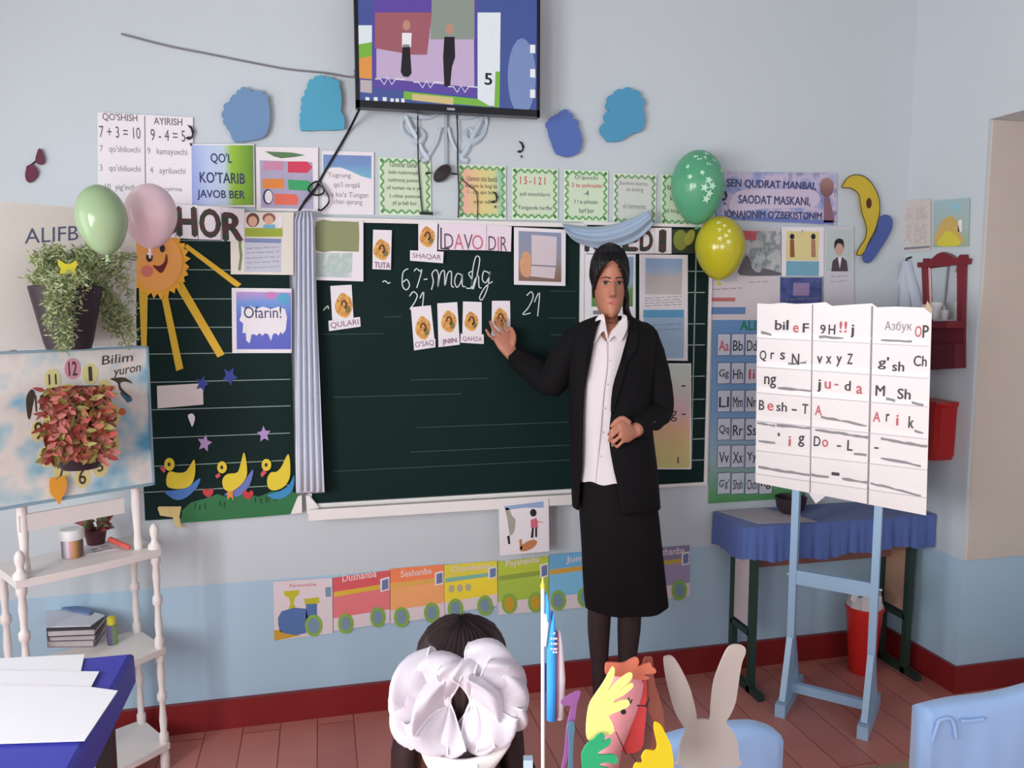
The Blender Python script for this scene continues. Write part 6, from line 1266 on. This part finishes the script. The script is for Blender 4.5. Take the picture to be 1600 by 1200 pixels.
for y, xl, xr, d, ol, orr in JK:
    A, B = at(xl, y), at(xr, y); c = (A+B)/2; r = (B-A).length/2; cx = (xl+xr)/2; pw = 2.2
    def angle(x):
        f = max(-1, min(1, (x-cx)/((xr-xl)/2))); lo, hi = 0.0, math.pi
        for _ in range(26):
            m_ = (lo+hi)/2; ca, sa = math.cos(m_), math.sin(m_); k = (abs(ca)**pw+abs(sa)**pw)**(-1/pw)
            if ca*k > f: lo = m_
            else: hi = m_
        return (lo+hi)/2
    a0, a1 = angle(orr), angle(ol)-2*math.pi; outer, innr = [], []
    for k in range(57):
        a = a0+(a1-a0)*k/56; ca, sa = math.cos(a), math.sin(a); f = (abs(ca)**pw+abs(sa)**pw)**(-1/pw)
        outer.append(c+T.u*(r*ca*f)+T.n*(d*sa*f)); innr.append(c+T.u*((r-.006)*ca*f)+T.n*((d-.006)*sa*f))
    rings.append(outer+innr[::-1])
mb = MB(); mb.loft(rings); jk = mb.build('jacket', SUIT, teacher, 'all')
# lapels
for pts in ([(982,497),(990,512),(985,545),(974,560),(962,600),(948,640),(950,600),(962,560),(972,528),(978,508)], [(935,499),(929,510),(924,528),(917,556),(911,590),(913,560),(908,540),(912,520),(922,505)]):
    mb = MB(); q = smoothpoly(pts, 3); mb.prism([front(JK, x, y, .004) for x, y in q], T.n*.004); mb.build('lapel', SUIT, jk)
mb = MB(); mb.ball(front(JK, 951, 633, .002), .006, .004, .005, 12, 8); mb.build('jacket_button', mat('dark_glossy_button', (60, 58, 62), .15, 0), jk, True)
def sleeve(pts, rr, name='sleeve'):
    P_ = smoothpoly([tuple(p) for p in pts], 6, False); n = len(P_); m_ = len(rr)-1
    rad = [rr[min(m_, int(k/(n-1)*m_))]+(rr[min(m_, int(k/(n-1)*m_)+1)]-rr[min(m_, int(k/(n-1)*m_))])*((k/(n-1)*m_) % 1) for k in range(n)]
    mb = MB(); mb.tube(P_, rad, 24)
    for i, p in enumerate(mb.v): mb.v[i] = p+V((0, 0, .003*math.sin(p.x*90+p.z*130)))
    return mb.build(name, SUIT, jk, 'all')
sleeve([at(918, 520, -.008), S1, (S1+E1)/2+V((-.004, 0, .004)), E1+V((-.004, 0, -.006)), (E1+W1)/2+V((0, 0, -.006)), E1+(W1-E1)*.93], [.034, .046, .050, .049, .043, .030])
sl = sleeve([at(992, 521, -.008), S2, (S2+E2)/2+T.u*.012, E2+T.u*.004, (E2+W2)/2-T.n*.004, E2+(W2-E2)*.92], [.032, .045, .048, .047, .041, .035])
for k in range(3):
    mb = MB(); mb.ball(at(1007+k*4, 655-k*1.5, .108-k*.006), .0035, n=10, m=6); mb.build('cuff_button', mat('dark_glossy_button', (0,0,0)), sl, True)
# hair
def hair_shell(hd, name, parent, off, inface, tmin=.30, rows=110, n=220):
    vs, fs = [], []; 
    for k in range(rows+1):
        t = tmin+(1.0-tmin)*k/rows
        for i in range(n):
            a = 2*math.pi*i/n; o = off(t, a)
            p = hd.pt(t, a, o+.0018*math.sin(a*38+t*6)+.0010*math.sin(a*91)); vs.append(p)
    for k in range(rows):
        for i in range(n):
            j = (i+1) % n; a = 2*math.pi*(i+.5)/n; t = tmin+(1-tmin)*(k+.5)/rows
            if not inface(t, a): fs.append((k*n+i, k*n+j, (k+1)*n+j, (k+1)*n+i))
    fs.append([rows*n+i for i in range(n)])
    mb = MB(); mb.add(vs, fs); o = mb.build(name, HAIR, parent, 'all'); s_ = o.modifiers.new('thickness', 'SOLIDIFY'); s_.thickness = .012; s_.offset = -1
    return o
def inface(t, a):
    if math.sin(a) <= -.1: return False
    x = math.cos(a)
    if x < -.9 and t < .42: return True
    lim = .84-(abs(x+.08)/.95)**2.5*.40
    return t < lim and abs(x) < .975
hr_ = hair_shell(hd, 'hair', teacher, lambda t, a: .003+.007*min(1, max(0, (t-(.42 if math.cos(a) < 0 else .33))/.18))+.008*max(0, t-.6)*2.5+.003*math.exp(-((t-.62)/.15)**2)*abs(math.cos(a)), inface)
mb = MB()
def lock(pts, rr): mb.tube(smoothpoly([tuple(p) for p in pts], 5, False), [rr[min(len(rr)-1, k//5)]+(rr[min(len(rr)-1, k//5+1)]-rr[min(len(rr)-1, k//5)])*(k % 5)/5 for k in range(5*(len(pts)-1)+1)], 12)
lock([at(977, 440, -.02), at(981, 462, -.03), at(981, 482, -.04), at(984, 498, -.02), at(991, 512, .05)], [.006, .009, .011, .014, .006])
lock([at(930, 432, -.01), at(928, 450, -.02), at(929, 466, -.03)], [.004, .005, .002])
lock([at(957, 409, .088), at(967, 418, .070), at(976, 434, .035), at(979, 452, .0)], [.003, .005, .006, .003]); lock([at(946, 410, .086), at(937, 420, .066), at(930, 438, .025), at(929, 452, .0)], [.003, .005, .005, .003])
mb.build('hair_lock', HAIR, hr_, 'all')
mb = MB(); mb.ball(at(957, 398, -.10), .05, .045, .035, 20, 12); mb.build('hair_bun', HAIR, hr_, 'all')

# ---------------------------------------------------------------- the girl with white bows
gy = 1.40
G = Fig(tuple(aty(722, 1060, gy)*1)); G.pl.o.z = 0; g = G.at
fwd = -G.n
gb = MB()
gh = Head(g(722, 1150)+G.n*0, -G.u, fwd, (g(722, 974)-g(722, 1150)).length, (g(785, 1060)-g(722, 1060)).length)
gh.solid(gb, 48, 60)
zn = g(722, 1150).z; gc = g(722, 1150)
gb.tube([gc+V((0,0,.07))-fwd*.02, gc+V((0,0,-.02))-fwd*.02, gc+V((0,0,-.06))-fwd*.015], [.034, .034, .045], 18)
def gring(z, w_, d, off=0): return [V((gc.x, gc.y, z))+G.u*(w_*math.cos(2*math.pi*k/28))+fwd*(d*math.sin(2*math.pi*k/28)+off) for k in range(28)]
SZ = .335
gb.loft([gring(zn-.045, .05, .045, .02), gring(zn-.065, .105, .055, .015), gring(zn-.10, .115, .062, .015), gring(zn-.17, .10, .062, .015), gring(SZ+.03, .11, .07, .01), gring(SZ+.002, .10, .065, .01)])
for sg in (-1, 1):
    hip = V((gc.x, gc.y, SZ+.052))+G.u*(sg*.055)+fwd*.02; knee = hip+fwd*.24+V((0,0,-.005)); ank = V((knee.x, knee.y, .055))+fwd*.005
    gb.tube([hip, hip+(knee-hip)*.5, knee], [.052, .047, .038], 16); gb.ball(knee, .039); gb.tube([knee, knee+(ank-knee)*.35, ank], [.037, .036, .024], 16); gb.tube([ank+V((0,0,-.03))-fwd*.02, ank+V((0,0,-.035))+fwd*.09], [.024, .018], 12); gb.tube([ank, ank+V((0,0,-.035))], .024, 12)
    sh_ = V((gc.x, gc.y, zn-.085))+G.u*(sg*.105)+fwd*.015; el = sh_+G.u*(sg*.03)+V((0,0,-.13))+fwd*.03; wr2 = hip+fwd*.16+V((0,0,.055)); kc_ = wr2+fwd*.045+V((0,0,-.004))
    gb.tube([sh_-G.u*sg*.02, sh_, (sh_+el)/2, el, (el+wr2)/2, wr2], [.03, .032, .027, .025, .022, .015], 14)
    Ks = [kc_+G.u*(sg*f) for f in (-.018, -.006, .006, .018)]; hand(gb, wr2, Ks, [k+fwd*(.04-.004*abs(i-1.3))+V((0,0,-.022)) for i, k in enumerate(Ks)], [k+fwd*.024+V((0,0,-.004)) for k in Ks], (0, 0, 1), [wr2+fwd*.01-G.u*sg*.014, wr2+fwd*.03-G.u*sg*.028, wr2+fwd*.05-G.u*sg*.03+V((0,0,-.006))], .0055, .010)
girl = remesh(gb, 'person', SKIN, .0042)
tag(girl, 'seated girl seen from behind with dark hair and two big white bows', 'person')
gh.features(girl, mat('eyebrow_dark', (0,0,0)), mat('lip_rose', (0,0,0)), mat('iris_brown', (0,0,0)), INK)
DRESS = mat('black_school_dress', (22, 18, 22), .8, .1, 40, spec=.2)
mb = MB(); mb.loft([gring(zn-.058, .062, .056, .015), gring(zn-.072, .113, .062, .014), gring(zn-.11, .121, .068, .013), gring(zn-.17, .107, .068, .013), gring(SZ+.06, .118, .080, .01), gring(SZ+.0015, .125, .082, .01)]); dr = mb.build('dress', DRESS, girl, 'all')
mb = MB(); rings = []
for f, w_ in ((-.02, .115), (.08, .118), (.18, .120), (.23, .120)):
    c = V((gc.x, gc.y, SZ+.052))+fwd*(.02+f); rings.append([c+G.u*(w_*math.cos(2*math.pi*k/24))+V((0,0,.058*math.sin(2*math.pi*k/24) if math.sin(2*math.pi*k/24) > 0 else .0505*math.sin(2*math.pi*k/24))) for k in range(24)])
mb.loft(rings); mb.build('dress_skirt', DRESS, dr, 'all')
for sg in (-1, 1):
    sh_ = V((gc.x, gc.y, zn-.085))+G.u*(sg*.105)+fwd*.015; el = sh_+G.u*(sg*.03)+V((0,0,-.13))+fwd*.03; hip = V((gc.x, gc.y, SZ+.052))+G.u*(sg*.055)+fwd*.02; wr2 = hip+fwd*.16+V((0,0,.055))
    mb = MB(); mb.tube([sh_-G.u*sg*.02, sh_, (sh_+el)/2, el, (el+wr2)/2, el+(wr2-el)*.9], [.034, .036, .032, .030, .027, .020], 16); mb.build('sleeve', DRESS, dr, 'all')
    a = V((hip+fwd*.245).xy.to_3d()); mb = MB(); rings = []
    for f, w_, h_ in ((-.03, .02, .04), (.0, .028, .05), (.04, .028, .04), (.08, .024, .028), (.10, .01, .014)): rings.append([a+fwd*f+G.u*(w_*math.cos(2*math.pi*k/14))+V((0,0,max(0, h_/2+h_/2*math.sin(2*math.pi*k/14)))) for k in range(14)])
    mb.loft(rings); mb.build('shoe', BLACK, girl, 'all')
gf = lambda t, a: math.sin(a) > .1 and t < .80-(abs(math.cos(a))/.9)**2*.35 and abs(math.cos(a)) < .94
DH = mat('dark_brown_hair', (46, 32, 34), .42, .25, 60)
HAIR_, HAIR = HAIR, DH
ghair = hair_shell(gh, 'hair', girl, lambda t, a: .008+.004*t, gf, .12, 80, 160)
mb = MB()
def lk(pts, rr): mb.tube(smoothpoly([tuple(p) for p in pts], 5, False), [rr[min(len(rr)-1, k//5)]+(rr[min(len(rr)-1, k//5+1)]-rr[min(len(rr)-1, k//5)])*(k % 5)/5 for k in range(5*(len(pts)-1)+1)], 14)
lk([g(668, 1040, .03), g(655, 1085, .05), g(646, 1125, .05), g(640, 1165, .045), g(636, 1215, .035), g(634, 1260, .03)], [.018, .022, .026, .028, .026, .012]); lk([g(660, 1060, .04), g(640, 1100, .05), g(628, 1150, .05), g(622, 1200, .04)], [.010, .012, .013, .006])
lk([g(776, 1040, .03), g(790, 1085, .05), g(797, 1125, .05), g(800, 1165, .045), g(802, 1215, .035), g(803, 1260, .03)], [.018, .022, .024, .024, .022, .010])
mb.build('ponytail', HAIR, ghair, 'all')
lkm = mb = MB(); lk([g(724, 1120, .085), g(735, 1150, .09), g(742, 1180, .085), g(742, 1230, .075)], [.04, .05, .055, .04]); mb.build('loose_hair', HAIR, ghair, 'all')
HAIR = HAIR_
ORG = mat('white_organza', (228, 221, 231), .55, .02, 20, alpha=.70, sub=.0, sheen=.2); ORGE = mat('white_ribbon_edge', (250, 246, 250), .5, 0)
def loop(K, d, e, b, L, A, wmax, tw=0, curl=.5):
    """one ribbon loop of a bow: leaves the knot along d, swings out by e, comes back; b is across the ribbon"""
    d, e, b = V(d).normalized(), V(e).normalized(), V(b).normalized(); N = 30; cols = []
    for j in range(9):
        v = j/4-1; col = []
        for k in range(N+1):
            s_ = k/N; c = K+d*(L*math.sin(math.pi*s_)**.7)+e*(A*math.sin(2*math.pi*s_)); w_ = wmax*(.12+.88*math.sin(math.pi*s_)**.55)
            bb = (b+e*tw*math.sin(math.pi*s_)).normalized()
            col.append(c+bb*(w_*v)-d*(curl*w_*v*v*math.sin(math.pi*s_))+e*(.004*math.sin(s_*17+v*3)-.25*w_*v*v*math.cos(math.pi*s_)))
        cols.append(col)
    return cols
def bow(label, K, petals):
    t_ = MB(); ed = MB(); M_ = []
    for (d, e, b, L, A, w_, tw) in petals:
        cols = loop(K, d, e, b, L, A, w_, tw); n = len(cols[0])
        t_ = MB(); t_.add([p for c in cols for p in c], [(j*n+k, j*n+k+1, (j+1)*n+k+1, (j+1)*n+k) for j in range(8) for k in range(n-1)])
        o = t_.build('bow_loop', ORG, bowt, 'all'); ed = MB(); ed.tube(cols[0], .0014, 6); ed.tube(cols[-1], .0014, 6); ed.build('ribbon_edge', ORGE, o, 'all')
def dv(x, y, n=0): return G.u*x+V((0,0,y))+G.n*n
px = (g(723, 1060)-g(722, 1060)).length
for side, K, lb in ((-1, g(706, 1050, .108), 'left'), (1, g(744, 1050, .108), 'right')):
    bowt = bpy.data.objects.new('hair_bow', None); COL.objects.link(bowt); place(bowt, K, girl)
    s_ = side; P_ = []
    if side < 0:
        PT = ((78, 66, 20, 20, .5, .2), (108, 70, 20, 40, .1, -.3), (140, 84, 22, 42, .3, .3), (172, 78, 24, 40, .2, -.2), (205, 84, 18, 30, .1, .3), (232, 70, 22, 38, .6, -.3), (268, 70, 20, 28, .4, .2), (150, 46, 30, 46, 1.2, .1))
    else:
        PT = ((98, 66, 18, 18, .4, .2), (70, 88, 18, 34, -.1, -.3), (40, 82, 22, 42, .2, .3), (10, 76, 22, 40, .2, -.2), (-25, 78, 18, 30, .1, .3), (-52, 70, 22, 38, .5, -.3), (-88, 68, 18, 28, .4, .2), (30, 46, 30, 46, 1.2, .1))
    for ang, L, A, w_, nn, tw in PT:
        a = math.radians(ang); P_.append((dv(math.cos(a), math.sin(a), nn*.4), dv(-math.sin(a)*.3, math.cos(a)*.3, 1), dv(-math.sin(a), math.cos(a), .2), L*px*1.08, A*px, w_*px*1.05, tw))
    bow(lb, K, P_)
    mb = MB(); mb.ball(K, .008, .007, .011, 14, 8); mb.build('bow_knot', ORGE, bowt, 'all')
up_ = smoothpoly([(664,1098),(680,1113),(710,1118),(745,1118),(778,1112),(800,1098)], 6, False); lo_ = smoothpoly([(664,1112),(680,1138),(706,1155),(740,1159),(768,1146),(797,1116)], 6, False); rings = []
for i, ((x0, y0), (x1, y1)) in enumerate(zip(up_, lo_)):
    A, B = g(x0, y0), g(x1, y1); f_ = i/(len(up_)-1); h0 = .105+.040*math.sin(math.pi*f_)
    rings.append([A+(B-A)*(k/10)+G.n*(h0+.012*math.sin(math.pi*k/10)) for k in range(11)]+[B+(A-B)*(k/6)+G.n*(h0-.006) for k in range(7)])
mb = MB(); mb.loft(rings); nb = mb.build('nape_ribbon', mat('white_ribbon_cloth', (236, 230, 228), .7, .03), ghair, 'all')
mb = MB(); mb.tube([g(752, 1119, .156), g(752, 1138, .16), g(754, 1157, .156)], .0022, 6); mb.build('ribbon_seam', mat('ribbon_seam_cloth', (206, 198, 198), .7, 0), nb, 'all')  # seam across the ribbon in a slightly greyer cloth
# her chair
t = thing('chair', "girl's chair with a pale blue back post beside her hair", 'chair', (gc.x, gc.y, 0))
c0 = V((gc.x, gc.y, 0)); BLP = mat('pale_blue_white_post', (190, 214, 232), .4, .04)
mb = MB(); mb.prism([c0+G.u*a+fwd*b+V((0,0,SZ-.02)) for a, b in ((-.14,-.12),(.14,-.12),(.14,.19),(-.14,.19))], (0,0,.019)); mb.build('seat', mat('desk_wood', (0,0,0)), t)
pr = g(823, 1140, .12)
for sg in (-1, 1):
    for b in (-.105, .17):
        p = c0+G.u*(sg*.125)+fwd*b; mb = MB(); mb.beam(p, p+V((0,0,SZ-.02)), .022, .022, G.u); mb.build('leg', BLP, t)
    p = c0+G.u*(sg*(pr-c0).dot(G.u))-fwd*.12
    if sg > 0: mb = MB(); mb.beam(V((p.x, p.y, SZ-.02)), V((p.x, p.y, g(823, 1127, .12).z)), .016, .016, G.u); mb.build('back_post', BLP, t)
    else: mb = MB(); mb.beam(V((p.x, p.y, SZ-.02)), V((p.x, p.y, SZ+.19)), .016, .016, G.u); mb.build('back_post', BLP, t)
a_ = c0-G.u*((pr-c0).dot(G.u))-fwd*.12; b_ = c0+G.u*((pr-c0).dot(G.u))-fwd*.12
mb = MB(); mb.beam(V((a_.x, a_.y, SZ+.13)), V((b_.x, b_.y, SZ+.13)), .05, .012, (0,0,1)); mb.build('back_rail', BLP, t)
